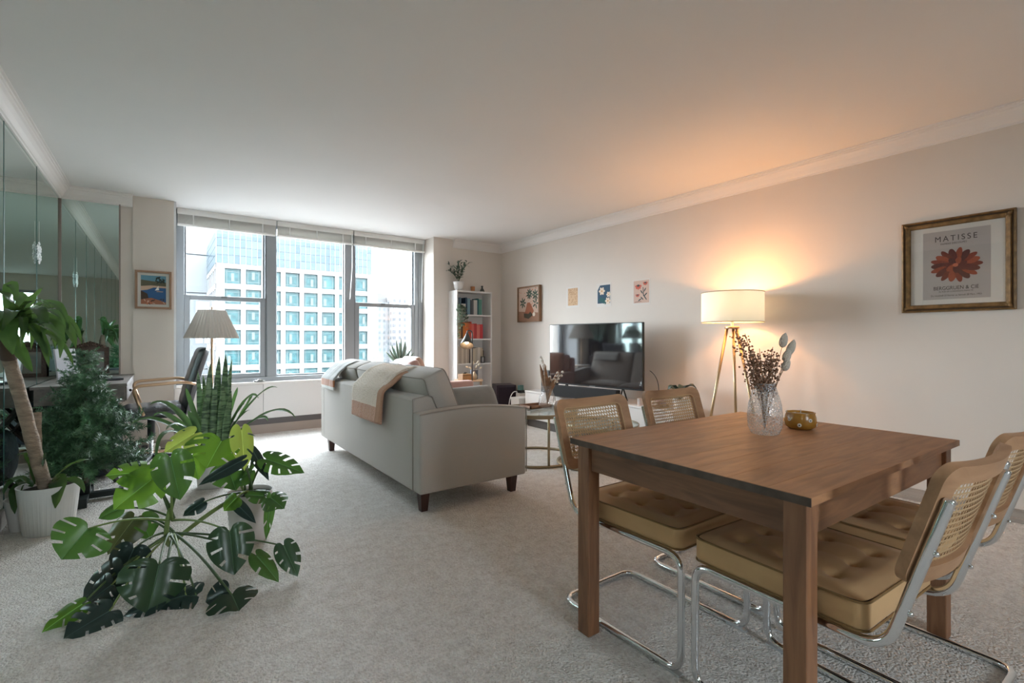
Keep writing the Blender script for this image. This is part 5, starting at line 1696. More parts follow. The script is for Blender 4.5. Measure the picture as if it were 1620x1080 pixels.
MB().box(-0.16, 0.16, -0.11, 0.11, 0.0125, 0.020).build('lid', mat('laptop_grey', (0.14, 0.15, 0.17), 0.3, 0.6), lt, bevel=0.003)
# carved dark frame leaning against the end mirror
cf = thing('carved_frame', 'dark carved wooden picture frame with pediment standing on the desk', 'frame')
fw_, fh_ = 0.275, 0.26
cf.matrix_local = Matrix.Translation((-0.55, YB - 0.045, DZ)) @ Matrix.Rotation(math.radians(5), 4, 'Z')
m_carv = mat('carved_wood', (0.075, 0.045, 0.032), 0.55, noise=0.3, nscale=40, bump=0.6, bscale=120)
fb = frame_bars(fw_, fh_, 0.034, 0.025, m_carv, cf)
fb.matrix_local = Matrix.Translation((0, 0.012, fh_ / 2)) @ WALL_B
ped = MB()
for i in range(15):
    t = i / 14
    x = (t - 0.5) * fw_ * 0.92
    z = fh_ + 0.055 * (1 - abs(2 * t - 1)) ** 0.8
    ped.ball((x, 0, z), 0.010, 8, 5)
ped.prism([(-fw_ / 2, 0), (fw_ / 2, 0), (0.05, 0.035), (0.0, 0.052), (-0.05, 0.035)], 0.0, 0.014, Matrix.Translation((0, 0.004, fh_ - 0.002)) @ WALL_B)
for i in range(9):
    ped.ball((-0.08 + 0.02 * i, -0.012, fh_ + 0.012 + 0.014 * (1 - abs(i - 4) / 4)), 0.007, 7, 5)
ped.build('pediment', m_carv, cf, True)
pg = MB().box(-fw_ / 2 + 0.03, fw_ / 2 - 0.03, -0.004, 0.0, 0.03, fh_ - 0.03).build('picture', mat('dark_picture', (0.055, 0.075, 0.055), 0.3, noise=0.5, nscale=12, col2=(0.16, 0.13, 0.09)), cf)
gp = thing('upright_tablet', 'plain grey panel standing tilted on the desk behind the fir', 'panel', (-0.60, 5.25, DZ), math.radians(80))
gp.rotation_euler = (math.radians(-8), 0, math.radians(52))
MB().box(-0.09, 0.09, 0, 0.012, 0.0, 0.27).build('panel_body', mat('panel_grey', (0.42, 0.43, 0.45), 0.5), gp, bevel=0.006)
bgk = thing('fabric_bag', 'slumped dark navy bag on the floor under the desk', 'bag', (-0.45, 5.15, 0), 0.3)
s = cushion(0.34, 0.30, 0.40, 0.35, 0.03, 12).build('bag_body', mat('navy_nylon', (0.018, 0.024, 0.038), 0.6, noise=0.3, nscale=8, bump=0.6, bscale=14, bdist=0.03), bgk, True)
s.location = (0, 0, 0.235)
MB().tube(bez((-0.09, 0, 0.42), (0, 0.02, 0.58), (0.09, 0, 0.42), 10), 0.012, 6).build('strap', MATS['navy_nylon'], bgk, True)

# office chair, facing the desk (-X)
oc = thing('office_chair', 'black leather swivel chair with brass arms in front of the desk', 'chair', (-0.07, 5.25, 0), math.radians(92))
m_lea = mat('black_leather', (0.022, 0.024, 0.030), 0.35, noise=0.15, nscale=20, bump=0.2, bscale=90, spec=0.6)
def puffy(w, L, th, ribs, bend):
    m = MB()
    NU, NV = 48, 12
    def fn(side):
        def f(u, v):
            x = (v * 2 - 1)
            t = u
            e = (1 - abs(2 * t - 1) ** 10) ** 0.4 * (1 - abs(x) ** 8) ** 0.4
            rb = 0.006 * abs(math.sin(t * PI * ribs)) * max(0.0, 1 - x * x) if side > 0 else 0
            y, z, ny, nz = bend(t)
            h = side * th / 2 * e + rb * e
            return (x * w / 2, y + ny * h, z + nz * h)
        return f
    m.grid(fn(1), NU, NV)
    m.grid(lambda u, v: fn(-1)(1 - u, v), NU, NV)
    return m
def seat_bend(t):
    y = 0.27 - 0.50 * t
    z = 0.505 - 0.075 * max(0, (0.25 - t) / 0.25) ** 2 + 0.01 * t
    return y, z, 0.0, 1.0
puffy(0.50, 0.5, 0.085, 6, seat_bend).build('seat', m_lea, oc, True)
def back_bend(t):
    z = 0.46 + 0.585 * t
    y = -0.235 - 0.15 * t ** 1.3
    return y, z, 0.97, 0.2
puffy(0.47, 0.6, 0.085, 7, back_bend).build('backrest', m_lea, oc, True)
for sx in (-1, 1):
    pth = fillet([(sx * 0.255, 0.06, 0.50), (sx * 0.29, 0.135, 0.735), (sx * 0.29, -0.22, 0.755), (sx * 0.245, -0.30, 0.73)], 0.07, 6)
    a_ = MB().tube(pth, 0.013, 10).build('armrest', m_brass, oc, True)
    MB().ball((sx * 0.262, 0.06, 0.50), 0.014, 8, 6).build('bolt', m_brass, a_, True)
MB().box(-0.10, 0.10, -0.12, 0.12, 0.435, 0.468).build('mechanism', m_black, oc, bevel=0.008)
MB().lathe([(0.028, 0.28), (0.028, 0.44)], 16).build('column_sleeve', m_black, oc, True, angle=40)
MB().lathe([(0.016, 0.09), (0.016, 0.30)], 16).build('gas_lift', m_chrome, oc, True, angle=40)
for k in range(5):
    a = 2 * PI * k / 5 + 0.3
    lg = MB().tube([(0.02 * math.cos(a), 0.02 * math.sin(a), 0.10), (0.27 * math.cos(a), 0.27 * math.sin(a), 0.065)], [0.024, 0.015], 8).build('base_leg', m_blackm, oc, True)
    w_ = MB().lathe([(0.024, -0.018), (0.027, -0.012), (0.027, 0.012), (0.024, 0.018)], 16).build('caster', m_black, lg, True, angle=40)
    w_.matrix_local = Matrix.Translation((0.27 * math.cos(a), 0.27 * math.sin(a), 0.028)) @ Matrix.Rotation(a + PI / 2, 4, 'Z') @ Matrix.Rotation(PI / 2, 4, 'X')
# power strip, cables, boards on the floor
ps = thing('power_strip', 'white power strip with plugs on the floor by the pier', 'power strip', (0, 0, 0))
q = at_z(228, 706, 0.03)
ps.location = (q.x, min(q.y, 5.98), 0.0)
ps.rotation_euler = (0, 0, 0.5)
MB().box(-0.14, 0.14, -0.028, 0.028, 0, 0.04).build('strip_body', WHITE, ps, bevel=0.006)
for k in range(3):
    MB().box(-0.09 + k * 0.08, -0.05 + k * 0.08, -0.02, 0.02, 0.04, 0.075).build('plug', WHITE if k == 2 else m_black, ps, bevel=0.004)
for i, (c0, c1, mm, lab) in enumerate((((-0.05, 6.05, 0.01), (0.12, 5.85, 0.012), m_black, 'black cable lying behind the office chair'), ((-0.2, 6.0, 0.01), (0.05, 5.7, 0.012), m_black, 'black cable looping near the power strip'), ((-0.09, 6.09, 0.35), (-0.06, 6.0, 0.02), WHITE, 'thin white cable running up the pier from the power strip'))):
    c0, c1 = Vector(c0), Vector(c1)
    mid = (c0 + c1) / 2 + Vector((0.12 * (-1) ** i, 0.05, 0.0))
    tag(MB().tube(bez(c0, mid, c1, 14), 0.005, 6).build('floor_cable', mm, None, True), lab, 'cable')
fb_ = thing('timber_bundle', 'thin brown wooden boards lying flat on the carpet behind the fir', 'timber')
q0, q1 = at_z(205, 722, 0.01), at_z(246, 708, 0.01)
fb_.location = ((q0.x + q1.x) / 2 - 0.05, 5.72, 0)
fb_.rotation_euler = (0, 0, math.atan2(q1.y - q0.y, q1.x - q0.x))
for k in range(3):
    MB().box(-0.32, 0.32, -0.10 + k * 0.07, -0.04 + k * 0.07, 0, 0.016).build('board', mat('board_brown', (0.28, 0.16, 0.09), 0.6, noise=0.2, nscale=8), fb_)
# snowflake on the mirror
sf = thing('snowflake_ornament', 'white snowflake ornament hanging on the left mirror', 'ornament')
q = at_X(62, 400, XL + 0.012)
sf.location = q
fl_ = MB()
for k in range(6):
    R_ = Matrix.Translation((0, 0, 0)) @ Matrix.Rotation(k * PI / 3, 4, 'X')
    fl_.box(-0.003, 0.003, -0.006, 0.006, 0, 0.085, R_)
    for t in (0.035, 0.06):
        for sg in (1, -1):
            fl_.box(-0.003, 0.003, -0.004, 0.004, 0, 0.028, R_ @ Matrix.Translation((0, 0, t)) @ Matrix.Rotation(sg * PI / 3, 4, 'X'))
fl_.build('snowflake', mat('glitter_white', (0.8, 0.82, 0.82), 0.4), sf)
MB().tube([(0, 0, 0.08), (0, 0, 0.24)], 0.001, 4).build('cord', WHITE, sf)
# ================================================================== plants on the left
# ------------------------------------------------------------------ fir
fir = thing('artificial_fir', 'small dark green artificial fir in front of the desk', 'tree', (-0.43, 4.46, 0))
m_needle = mat('fir_needle', (0.045, 0.125, 0.062), 0.45, noise=0.01, nscale=6, col2=(0.10, 0.22, 0.10), rnd=0.35)
m_twig = mat('fir_twig', (0.06, 0.04, 0.025), 0.8)
MB().tube([(0, 0, 0.05), (0, 0, 1.02)], [0.018, 0.008], 8).build('trunk', m_twig, fir)
MB().box(-0.025, 0.025, -0.20, 0.20, 0.012, 0.05).box(-0.20, 0.20, -0.025, 0.025, 0.013, 0.051).box(-0.03, 0.03, -0.03, 0.03, 0.04, 0.12).box(-0.03, 0.03, -0.21, -0.185, 0.0, 0.06).box(-0.03, 0.03, 0.185, 0.21, 0.0, 0.06).box(0.185, 0.21, -0.03, 0.03, 0.0, 0.06).box(-0.21, -0.185, -0.03, 0.03, 0.0, 0.06).build('stand', mat('stand_green', (0.012, 0.022, 0.020), 0.5), fir)
protos = []
for v_ in range(3):
    random.seed(50 + v_)
    m = MB()
    twigs = [((0, 0, 0), (0.0, 0, 1.0))]
    for k in range(5):
        t = 0.30 + 0.15 * k
        sg = 1 if k % 2 else -1
        a = random.uniform(-0.6, 0.6)
        twigs.append(((0, 0, t), (sg * 0.26 * math.cos(a), 0.26 * math.sin(a), t + 0.22)))
    for (a, b) in twigs:
        a, b = Vector(a), Vector(b)
        ax = (b - a).normalized()
        L = (b - a).length
        o1 = ax.orthogonal().normalized()
        o2 = ax.cross(o1)
        for i in range(int(70 * L) + 10):
            t = random.random()
            ang = random.uniform(0, 2 * PI)
            p = a + ax * (t * L)
            d = (o1 * math.cos(ang) + o2 * math.sin(ang)) * 0.9 + ax * 0.55
            d.normalize()
            ln = 0.17 * random.uniform(0.8, 1.2)
            sd = d.cross(ax)
            if sd.length < 0.01: continue
            sd.normalize()
            sd *= 0.015
            m.add([p - sd, p + sd, p + d * ln], [(0, 1, 2)])
    protos.append(m.mesh('branch'))
    protos[-1].materials.append(m_needle)
random.seed(9)
nb = 0
for k in range(270):
    t = (k + 0.5) / 270
    z = 0.22 + 0.80 * t ** 1.25
    R = 0.40 * max(0.0, 1 - (z - 0.12) / 0.95) ** 0.85 + 0.02
    a = k * 2.399963
    L = R * random.uniform(0.55, 1.15)
    if math.sin(a) > 0.3: L *= 0.75
    if math.cos(a) < 0: L = min(L, 0.235 / max(0.05, -math.cos(a)))
    o = bpy.data.objects.new('branch', protos[k % 3])
    COL.objects.link(o)
    o.parent = fir
    dirn = Vector((math.cos(a), math.sin(a), random.uniform(-0.15, 0.45) + 0.9 * max(0, z - 0.85))).normalized()
    Q = dirn.to_track_quat('Z', 'Y').to_matrix().to_4x4()
    ln = max(0.08, min(0.20 + 0.05 * random.random(), L * 0.85 + 0.02))
    start = Vector((0, 0, z)) + dirn * max(0.0, L - ln)
    o.matrix_local = Matrix.Translation(start) @ Q @ Matrix.Rotation(random.uniform(0, 6.28), 4, 'Z') @ Matrix.Scale(ln, 4)
tag(MB().lathe([(0.075, 0), (0.10, 0.18), (0.095, 0.18), (0.09, 0.17)], 28, (-0.645, 4.02, 0)).build('empty_planter', m_pot, None, True, angle=40), 'plain empty white planter behind the dracaena by the mirror', 'pot')

# ------------------------------------------------------------------ dracaena
m_ribpot = mat('ribbed_pot', (0.62, 0.62, 0.60), 0.55)
m_bark = mat('cane_bark', (0.30, 0.225, 0.165), 0.8, noise=0.35, nscale=14, stretch=(1, 1, 3), bump=0.7, bscale=40, bdist=0.01)
m_drac = leaf_mat('dracaena_leaf', (0.045, 0.10, 0.032), (0.022, 0.055, 0.024), 3, tr=0.18, rnd=0.35, rough=0.22, tcol=(0.18, 0.32, 0.06))
dq = at_z(84, 846, 0)
dr = thing('dracaena', 'dracaena with thick bare canes and drooping leaves in a ribbed white pot', 'plant', (dq.x - 0.03, dq.y + 0.10, 0))
DR = Vector(dr.location)
MB().lathe([(0.108, 0), (0.112, 0.004), (0.140, 0.27), (0.142, 0.275), (0.134, 0.275), (0.130, 0.25)], 120, cap1=False, wob=lambda a, z: 1 + (0.010 if z < 0.268 and z > 0.002 else 0) * (1 if math.sin(a * 40) > 0 else -0.3)).build('pot', m_ribpot, dr, False)
MB().lathe([(0.132, 0.245), (0.01, 0.25)], 24, cap0=False).build('soil', m_soil, dr)
dd = 2.86
def L_(px, py, d): return at_d(px, py, d) - DR
def cane_(pp, rr, nm='cane'):
    pts = []
    for i in range(len(pp) - 1):
        for k in range(5):
            pts.append(pp[i].lerp(pp[i + 1], k / 5))
    pts.append(pp[-1])
    n = len(pts)
    return MB().tube(pts, [rr[0] + (rr[1] - rr[0]) * i / (n - 1) + 0.0015 * math.sin(i * 2.1) for i in range(n)], 14).build(nm, m_bark, dr, True)
cane_([L_(76, 782, dd), L_(57, 720, dd - 0.08), L_(38, 648, dd - 0.18), L_(14, 566, dd - 0.30)], (0.034, 0.030))
cane_([L_(57, 782, dd + 0.06), L_(57, 720, dd + 0.08), L_(57, 652, dd + 0.10)], (0.030, 0.025))
crown0 = L_(12, 540, dd - 0.06)
MB().tube([L_(14, 568, dd - 0.30), L_(12, 545, dd - 0.32), L_(12, 520, dd - 0.33)], [0.032, 0.036, 0.02], 10).build('crown_stub', mat('leaf_scar', (0.10, 0.065, 0.045), 0.9), dr, True)
def c6(cx, cy, d): return at_d(cx / 6.754, 440 + cy / 6.754, d) - DR
def dleaf(p0, p1, p2, wpx, dm=2.8, p0d=2.8, tip_d=2.78):
    dm, p0d, tip_d = dm - 0.28, p0d - 0.28, tip_d - 0.28
    a, b, c = c6(*p0, p0d), c6(*p1, dm), c6(*p2, tip_d)
    mid = b * 2 - (a + c) / 2
    pts = bez(a, mid * 0.85 + b * 0.15, c, 14)
    for p_ in pts: p_.x = max(p_.x, XL + 0.07 - DR.x)
    nh = (Vector((0, 0, 1)) * 0.7 + (-(DR + b) + Vector((0, 0, CH))).normalized() * 0.7)
    strap_leaf(pts, wprof(14, 0.92 * wpx / 6.754 * 2.8 / F, 0.45, 0.45, 0.06), 6, 0.28, wave=0.004, ph=p0[0], nrm_hint=nh).build('leaf', m_drac, dr, True)
o0 = (95, 520)
for (p1, p2, w, dm, td) in (((300, 280), (455, 105), 95, 2.85, 2.85), ((110, 60), (190, 235), 110, 2.85, 2.8), ((40, 430), (135, 815), 210, 2.62, 2.55),
                            ((400, 300), (465, 640), 115, 2.70, 2.62), ((560, 235), (725, 610), 85, 2.8, 2.75), ((600, 440), (810, 745), 120, 2.78, 2.72),
                            ((560, 460), (640, 850), 105, 2.68, 2.62), ((640, 380), (875, 700), 80, 2.9, 2.9), ((380, 560), (520, 950), 90, 2.66, 2.6),
                            ((330, 450), (560, 870), 80, 2.7, 2.62), ((200, 760), (345, 1000), 110, 2.7, 2.66), ((480, 310), (640, 350), 75, 2.95, 3.0),
                            ((560, 600), (785, 940), 60, 2.75, 2.7), ((260, 250), (90, 140), 120, 2.9, 2.95), ((180, 300), (-60, 120), 130, 2.7, 2.6),
                            ((20, 330), (-120, 620), 120, 2.6, 2.45), ((330, 380), (330, 760), 90, 3.0, 3.05), ((480, 440), (590, 760), 90, 3.0, 3.02), ((250, 400), (215, 750), 75, 2.66, 2.6), ((250, 330), (300, 620), 100, 2.75, 2.7), ((520, 330), (700, 560), 70, 2.7, 2.66), ((430, 480), (720, 700), 75, 2.62, 2.55), ((150, 330), (20, 560), 110, 2.62, 2.52), ((320, 240), (560, 330), 70, 2.6, 2.5)):
    dleaf(o0, p1, p2, w, dm, 2.8, td)
def c36(cx, cy, d): return at_d(cx / 3.6, 560 + cy / 3.6, d) - DR
for (p0, p1, p2, w) in (((190, 745), (90, 690), (10, 800), 40), ((185, 745), (90, 740), (85, 910), 62), ((290, 745), (345, 700), (315, 878), 85), ((240, 740), (255, 610), (262, 560), 45),
                        ((280, 745), (390, 625), (520, 600), 26), ((200, 740), (160, 560), (100, 575), 34), ((280, 740), (440, 700), (480, 790), 35), ((190, 750), (60, 720), (30, 730), 40)):
    pts = bez(c36(*p0, 2.86), c36(*p1, 2.80) * 1.5 - (c36(*p0, 2.86) + c36(*p2, 2.72)) * 0.25, c36(*p2, 2.72), 12)
    for p_ in pts: p_.x = max(p_.x, XL + 0.05 - DR.x)
    strap_leaf(pts, wprof(12, w / 3.6 * 2.8 / F, 0.4, 0.5, 0.05), 4, 0.25, wave=0.003, nrm_hint=Vector((-0.3, -0.6, 0.7))).build('leaf', m_drac, dr, True)

# ------------------------------------------------------------------ snake plant
def snake_mat():
    m = bpy.data.materials.new('snake_leaf')
    m.use_nodes = True
    n = m.node_tree
    b = n.nodes['Principled BSDF']
    b.inputs['Roughness'].default_value = 0.4
    t = n.nodes.new('ShaderNodeTexCoord')
    mp_ = n.nodes.new('ShaderNodeMapping')
    mp_.inputs['Scale'].default_value = (12, 12, 55)
    w = n.nodes.new('ShaderNodeTexNoise')
    w.inputs['Scale'].default_value = 1.0
    w.inputs['Detail'].default_value = 2
    w.inputs['Distortion'].default_value = 0.6
    r = n.nodes.new('ShaderNodeValToRGB')
    r.color_ramp.elements[0].position = 0.42
    r.color_ramp.elements[1].position = 0.58
    r.color_ramp.elements[0].color = (0.055, 0.105, 0.05, 1)
    r.color_ramp.elements[1].color = (0.19, 0.30, 0.15, 1)
    n.links.new(t.outputs['Object'], mp_.inputs['Vector'])
    n.links.new(mp_.outputs['Vector'], w.inputs['Vector'])
    n.links.new(w.outputs['Fac'], r.inputs['Fac'])
    n.links.new(r.outputs['Color'], b.inputs['Base Color'])
    return m
m_snk = snake_mat()
m_strap = leaf_mat('strap_leaf', (0.06, 0.13, 0.05), (0.03, 0.075, 0.04), 3, tr=0.2, rnd=0.3, tcol=(0.16, 0.30, 0.08))
sn = thing('snake_plant', 'tall banded snake plant with arching lower leaves, behind the monstera', 'plant', (0.325, 4.33, 0))
SN = Vector(sn.location)
MB().lathe([(0.10, 0), (0.105, 0.004), (0.128, 0.27), (0.122, 0.27), (0.118, 0.25)], 48, cap1=False).build('pot', m_ribpot, sn, True, angle=40)
MB().lathe([(0.12, 0.245), (0.01, 0.25)], 24, cap0=False).build('soil', m_soil, sn)
dS = 3.70
random.seed(6)
for i, (tx, ty, bx_, w, dz) in enumerate(((313, 586, 322, 0.050, 0.02), (321, 592, 326, 0.045, 0.06), (333, 575, 331, 0.062, -0.02), (347, 563, 339, 0.060, 0.03), (357, 560, 347, 0.062, 0.0), (367, 568, 352, 0.045, 0.05), (325, 625, 325, 0.045, -0.06), (352, 605, 346, 0.066, -0.07), (341, 600, 337, 0.05, -0.05), (366, 618, 354, 0.055, -0.04), (329, 612, 329, 0.05, -0.03))):
    a, c = at_d(bx_, 718, dS + dz) - SN, at_d(tx, ty, dS + dz) - SN
    b = (a + c) / 2 + Vector((0.02 * math.sin(i * 2), 0.02 * math.cos(i), 0))
    nh = Vector((random.uniform(-0.5, 0.5), -1, 0.1))
    strap_leaf(bez(a, b, c, 12), wprof(12, w, 0.7, 0.45, 0.03), 4, 0.18, wave=0.003, ph=i, nrm_hint=nh).build('banded_leaf', m_snk, sn, True, solid=0.003)
for i, (mx_, my_, tx, ty, w, td) in enumerate(((405, 625, 439, 613, 0.040, 3.55), (425, 645, 468, 661, 0.036, 3.45), (388, 628, 409, 630, 0.040, 3.7), (368, 640, 376, 612, 0.036, 3.8), (405, 660, 424, 666, 0.042, 3.5), (392, 640, 398, 622, 0.03, 3.75),
                                              (255, 660, 207, 671, 0.042, 3.45), (275, 640, 237, 640, 0.050, 3.5), (270, 655, 242, 659, 0.046, 3.55), (308, 668, 298, 649, 0.048, 3.5), (262, 672, 247, 732, 0.040, 3.3), (303, 640, 294, 613, 0.034, 3.6), (288, 668, 262, 680, 0.04, 3.4),
                                              (380, 690, 404, 690, 0.042, 3.4), (375, 665, 395, 648, 0.046, 3.6), (290, 690, 268, 705, 0.04, 3.35), (376, 650, 386, 640, 0.04, 3.65))):
    a = at_d(336 + (6 if tx > 336 else -6), 716, dS) - SN
    b, c = at_d(mx_, my_, (dS + td) / 2) - SN, at_d(tx, ty, td) - SN
    pts = bez(a, b * 1.6 - (a + c) * 0.3, c, 12)
    strap_leaf(pts, wprof(12, w, 0.5, 0.45, 0.03), 4, 0.3, wave=0.002, nrm_hint=Vector((-0.25, -0.45, 0.85))).build('arching_leaf', m_strap, sn, True)

# ------------------------------------------------------------------ monstera
mq = at_z(378, 866, 0)
mo = thing('monstera', 'sprawling monstera with split leaves spilling from a wavy white pot onto the carpet', 'plant', (mq.x + 0.06, mq.y + 0.08, 0))
MO = Vector(mo.location)
MB().lathe([(0.088 + 0.028 * i / 24, 0.275 * i / 24) for i in range(25)] + [(0.112, 0.275), (0.110, 0.255)], 48, cap1=False, wob=lambda a, z: 1 + 0.014 * math.sin(z * 330 + math.sin(a) * 1.2)).build('pot', mat('wavy_pot', (0.60, 0.57, 0.55), 0.55), mo, True)
MB().lathe([(0.110, 0.252), (0.01, 0.26)], 24, cap0=False).build('soil', m_soil, mo)
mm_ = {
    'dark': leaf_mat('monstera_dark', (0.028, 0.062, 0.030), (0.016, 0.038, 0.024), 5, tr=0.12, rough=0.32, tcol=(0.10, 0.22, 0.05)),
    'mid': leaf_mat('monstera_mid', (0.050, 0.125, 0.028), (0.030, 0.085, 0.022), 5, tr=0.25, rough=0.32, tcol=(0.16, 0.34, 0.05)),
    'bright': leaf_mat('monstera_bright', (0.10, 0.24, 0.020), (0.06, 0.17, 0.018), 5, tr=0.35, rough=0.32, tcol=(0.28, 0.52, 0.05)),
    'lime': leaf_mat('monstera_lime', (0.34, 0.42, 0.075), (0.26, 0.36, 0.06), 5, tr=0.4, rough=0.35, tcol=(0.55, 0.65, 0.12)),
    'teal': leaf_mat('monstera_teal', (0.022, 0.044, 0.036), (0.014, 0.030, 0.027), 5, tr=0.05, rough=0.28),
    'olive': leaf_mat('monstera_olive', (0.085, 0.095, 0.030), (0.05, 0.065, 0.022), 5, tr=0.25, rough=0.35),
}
m_rib = {k: mat('midrib_' + k, tuple(min(1, v * 1.8 + 0.02) for v in c), 0.5) for k, c in (('dark', (0.03, 0.07, 0.03)), ('mid', (0.06, 0.15, 0.04)), ('bright', (0.16, 0.34, 0.06)), ('lime', (0.4, 0.5, 0.12)), ('teal', (0.022, 0.05, 0.04)), ('olive', (0.1, 0.12, 0.04)))}
def mleaf(base, tip, width, nrm, kind, slits, droop, curl, seed):
    rnd_ = random.Random(seed)
    ax = tip - base
    Ln = ax.length
    ax.normalize()
    nrm = (nrm - ax * nrm.dot(ax)).normalized()
    sd = ax.cross(nrm)
    OUT = [(1.0, 0.0), (0.93, 0.085), (0.80, 0.23), (0.62, 0.375), (0.42, 0.47), (0.22, 0.50), (0.03, 0.46), (-0.11, 0.345), (-0.165, 0.20), (-0.13, 0.075), (0.0, 0.012)]
    def outline(u):
        q = u * (len(OUT) - 1)
        i_ = min(int(q), len(OUT) - 2)
        f = q - i_
        p = [OUT[max(0, min(len(OUT) - 1, i_ + k))] for k in (-1, 0, 1, 2)]
        return tuple(0.5 * (2 * p[1][c] + (p[2][c] - p[0][c]) * f + (2 * p[0][c] - 5 * p[1][c] + 4 * p[2][c] - p[3][c]) * f * f + (3 * p[1][c] - p[0][c] - 3 * p[2][c] + p[3][c]) * f ** 3) for c in (0, 1))
    NVv = 8
    m = MB()
    for s in (1, -1):
        tn, gap = [0.0], []
        lo_, hi_ = 0.16, 0.66
        for k in range(slits):
            c = lo_ + (hi_ - lo_) * (k + 0.5 + rnd_.uniform(-0.15, 0.15)) / max(1, slits)
            g = 0.012 + 0.010 * rnd_.random()
            tn += [c - g, c + g]
            gap.append(len(tn) - 2)
        tn.append(1.0)
        nodes, isgap = [], []
        for i in range(len(tn) - 1):
            sub = 1 if i in gap else max(2, int((tn[i + 1] - tn[i]) * 26))
            for q in range(sub):
                nodes.append(tn[i] + (tn[i + 1] - tn[i]) * q / sub)
                isgap.append(i in gap)
        nodes.append(1.0)
        def P(u, v):
            ox, oy = outline(u)
            mx0 = max(0.0, 0.86 * (1 - u / 0.62)) if u < 0.62 else 0.0
            a_ = mx0 + (ox - mx0) * (v ** 1.1)
            yy = max(0.0, oy) * v
            z = -droop * Ln * max(0, a_) ** 2 - curl * width * (2 * yy) ** 2 + 0.012 * width * math.sin(u * 40 + s) * v * v + 0.06 * width * math.sin(min(1, 2.2 * yy) * PI)
            return base + ax * (a_ * Ln) + sd * (s * width * yy) + nrm * z
        vs = [P(t, v / NVv) for t in nodes for v in range(NVv + 1)]
        fs = []
        for i in range(len(nodes) - 1):
            st_ = 3 + rnd_.randint(0, 2) if isgap[i] else 99
            closed_ = isgap[i] and rnd_.random() < 0.25
            for k in range(NVv):
                if k >= st_ and not (closed_ and k == NVv - 1):
                    continue
                q = (i * (NVv + 1) + k, (i + 1) * (NVv + 1) + k, (i + 1) * (NVv + 1) + k + 1, i * (NVv + 1) + k + 1)
                fs.append(q[::-1] if s > 0 else q)
        m.add(vs, fs)
    lf = m.build('leaf', mm_[kind], mo, True)
    pts = [base + ax * (t * Ln) - nrm * (droop * Ln * t * t) + nrm * 0.0012 for t in [i / 8 for i in range(9)]]
    MB().tube(pts, [0.0026 - 0.0002 * i for i in range(9)], 5).build('midrib', m_rib[kind], lf)
    return lf
def c24(cx, cy, d): return at_d(60 + cx / 2.4545, 640 + cy / 2.4545, d) - MO
crownA = at_z(268, 862, 0.10) - MO
crownB = Vector((0, 0, 0.255))
m_pet = mat('petiole', (0.075, 0.13, 0.045), 0.5, noise=0.2, nscale=20)
m_petl = mat('petiole_light', (0.20, 0.28, 0.08), 0.5, noise=0.15, nscale=20)
MB().tube(bez(crownB + Vector((-0.05, 0, 0.0)), (crownA + crownB) / 2 + Vector((0, 0, 0.05)), crownA, 12), 0.011, 8).build('main_stem', m_petl, mo, True)
MB().tube(bez(crownA, crownA + Vector((-0.03, -0.02, 0.05)), crownA + Vector((0.01, 0.02, 0.20)), 8), [0.011] * 9, 8).build('main_stem', m_petl, mo, True)
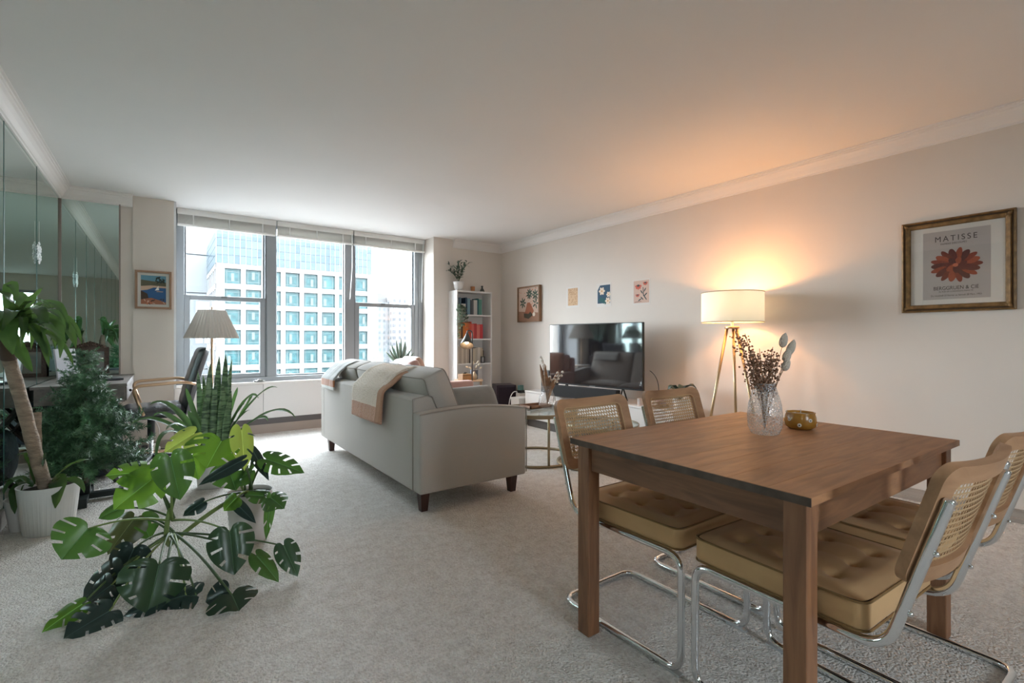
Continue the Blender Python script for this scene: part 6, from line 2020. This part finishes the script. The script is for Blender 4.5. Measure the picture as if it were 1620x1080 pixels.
LV = [  # base, tip (crop px), width px, depth base, depth tip, kind, slits, from
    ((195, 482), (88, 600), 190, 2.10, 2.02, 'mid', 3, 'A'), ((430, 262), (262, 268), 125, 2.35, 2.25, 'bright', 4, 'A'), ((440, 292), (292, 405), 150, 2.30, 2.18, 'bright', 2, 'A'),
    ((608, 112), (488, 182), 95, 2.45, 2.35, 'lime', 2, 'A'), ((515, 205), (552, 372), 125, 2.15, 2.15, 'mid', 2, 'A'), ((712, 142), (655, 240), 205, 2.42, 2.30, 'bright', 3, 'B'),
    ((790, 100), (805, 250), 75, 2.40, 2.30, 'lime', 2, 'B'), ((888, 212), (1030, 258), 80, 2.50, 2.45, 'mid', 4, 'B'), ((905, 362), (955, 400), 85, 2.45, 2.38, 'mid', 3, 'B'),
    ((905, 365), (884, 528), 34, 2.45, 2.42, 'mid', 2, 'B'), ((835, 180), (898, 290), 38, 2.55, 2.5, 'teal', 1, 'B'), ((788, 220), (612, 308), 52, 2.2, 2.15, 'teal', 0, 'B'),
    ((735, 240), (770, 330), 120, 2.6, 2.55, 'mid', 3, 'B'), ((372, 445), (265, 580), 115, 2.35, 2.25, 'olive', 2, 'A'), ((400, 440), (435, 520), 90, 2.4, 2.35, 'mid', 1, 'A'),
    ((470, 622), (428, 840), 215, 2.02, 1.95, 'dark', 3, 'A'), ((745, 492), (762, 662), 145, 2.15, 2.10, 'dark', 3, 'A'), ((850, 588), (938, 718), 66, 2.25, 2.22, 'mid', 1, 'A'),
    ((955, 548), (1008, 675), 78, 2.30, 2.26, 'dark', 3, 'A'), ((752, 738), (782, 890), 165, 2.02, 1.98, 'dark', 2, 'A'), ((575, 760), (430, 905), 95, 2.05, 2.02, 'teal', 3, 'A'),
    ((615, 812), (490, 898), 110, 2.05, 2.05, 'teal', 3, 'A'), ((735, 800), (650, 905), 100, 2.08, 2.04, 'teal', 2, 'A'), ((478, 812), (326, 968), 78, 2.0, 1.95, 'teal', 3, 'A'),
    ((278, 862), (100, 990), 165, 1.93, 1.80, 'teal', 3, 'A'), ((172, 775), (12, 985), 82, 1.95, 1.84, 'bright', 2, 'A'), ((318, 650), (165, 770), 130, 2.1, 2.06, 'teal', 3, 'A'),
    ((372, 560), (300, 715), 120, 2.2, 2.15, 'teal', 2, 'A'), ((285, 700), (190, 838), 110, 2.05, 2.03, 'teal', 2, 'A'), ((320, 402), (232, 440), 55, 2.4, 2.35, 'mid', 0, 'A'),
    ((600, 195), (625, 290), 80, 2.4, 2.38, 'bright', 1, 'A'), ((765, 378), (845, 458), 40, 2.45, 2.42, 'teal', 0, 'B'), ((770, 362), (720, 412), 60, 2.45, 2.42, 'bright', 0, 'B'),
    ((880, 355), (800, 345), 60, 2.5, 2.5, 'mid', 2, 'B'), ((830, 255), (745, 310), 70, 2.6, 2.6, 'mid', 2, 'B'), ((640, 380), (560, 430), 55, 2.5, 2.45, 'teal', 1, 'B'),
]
for i, (b0, t0, wpx, d0, d1, kind, sl, src) in enumerate(LV):
    P0, P1 = c24(*b0, d0), c24(*t0, d1)
    for P_ in (P0, P1):
        P_.z = max(P_.z, 0.035 if P_ is P0 else 0.012)
    mid = (P0 + P1) / 2 + MO
    tocam = (Vector((0, 0, CH)) - mid).normalized()
    rv = random.Random(i)
    nrm = tocam * 0.75 + Vector((rv.uniform(-0.35, 0.35), rv.uniform(-0.35, 0.35), 0.55))
    wm = 1.15 * wpx / 2.4545 * (d0 + d1) / 2 / F
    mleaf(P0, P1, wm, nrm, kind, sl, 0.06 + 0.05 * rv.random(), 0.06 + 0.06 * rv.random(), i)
    org = crownA + Vector((0.01 * (i % 3), 0.015 * (i % 4), 0.12 if P0.z > 0.25 else 0.05)) if src == 'A' else crownB + Vector((0.02 * (i % 3) - 0.02, 0.02 * (i % 2), 0))
    hv = max(P0.z, org.z) + (0.06 if P0.z < 0.35 else 0.0)
    m_ = Vector(((org.x + P0.x) / 2, (org.y + P0.y) / 2, (org.z + P0.z) / 2 * 0.5 + hv * 0.5))
    MB().tube(bez(org, m_, P0, 12), [0.0062 - 0.0002 * k for k in range(13)], 6).build('petiole', m_petl if i % 4 == 0 else m_pet, mo, True)
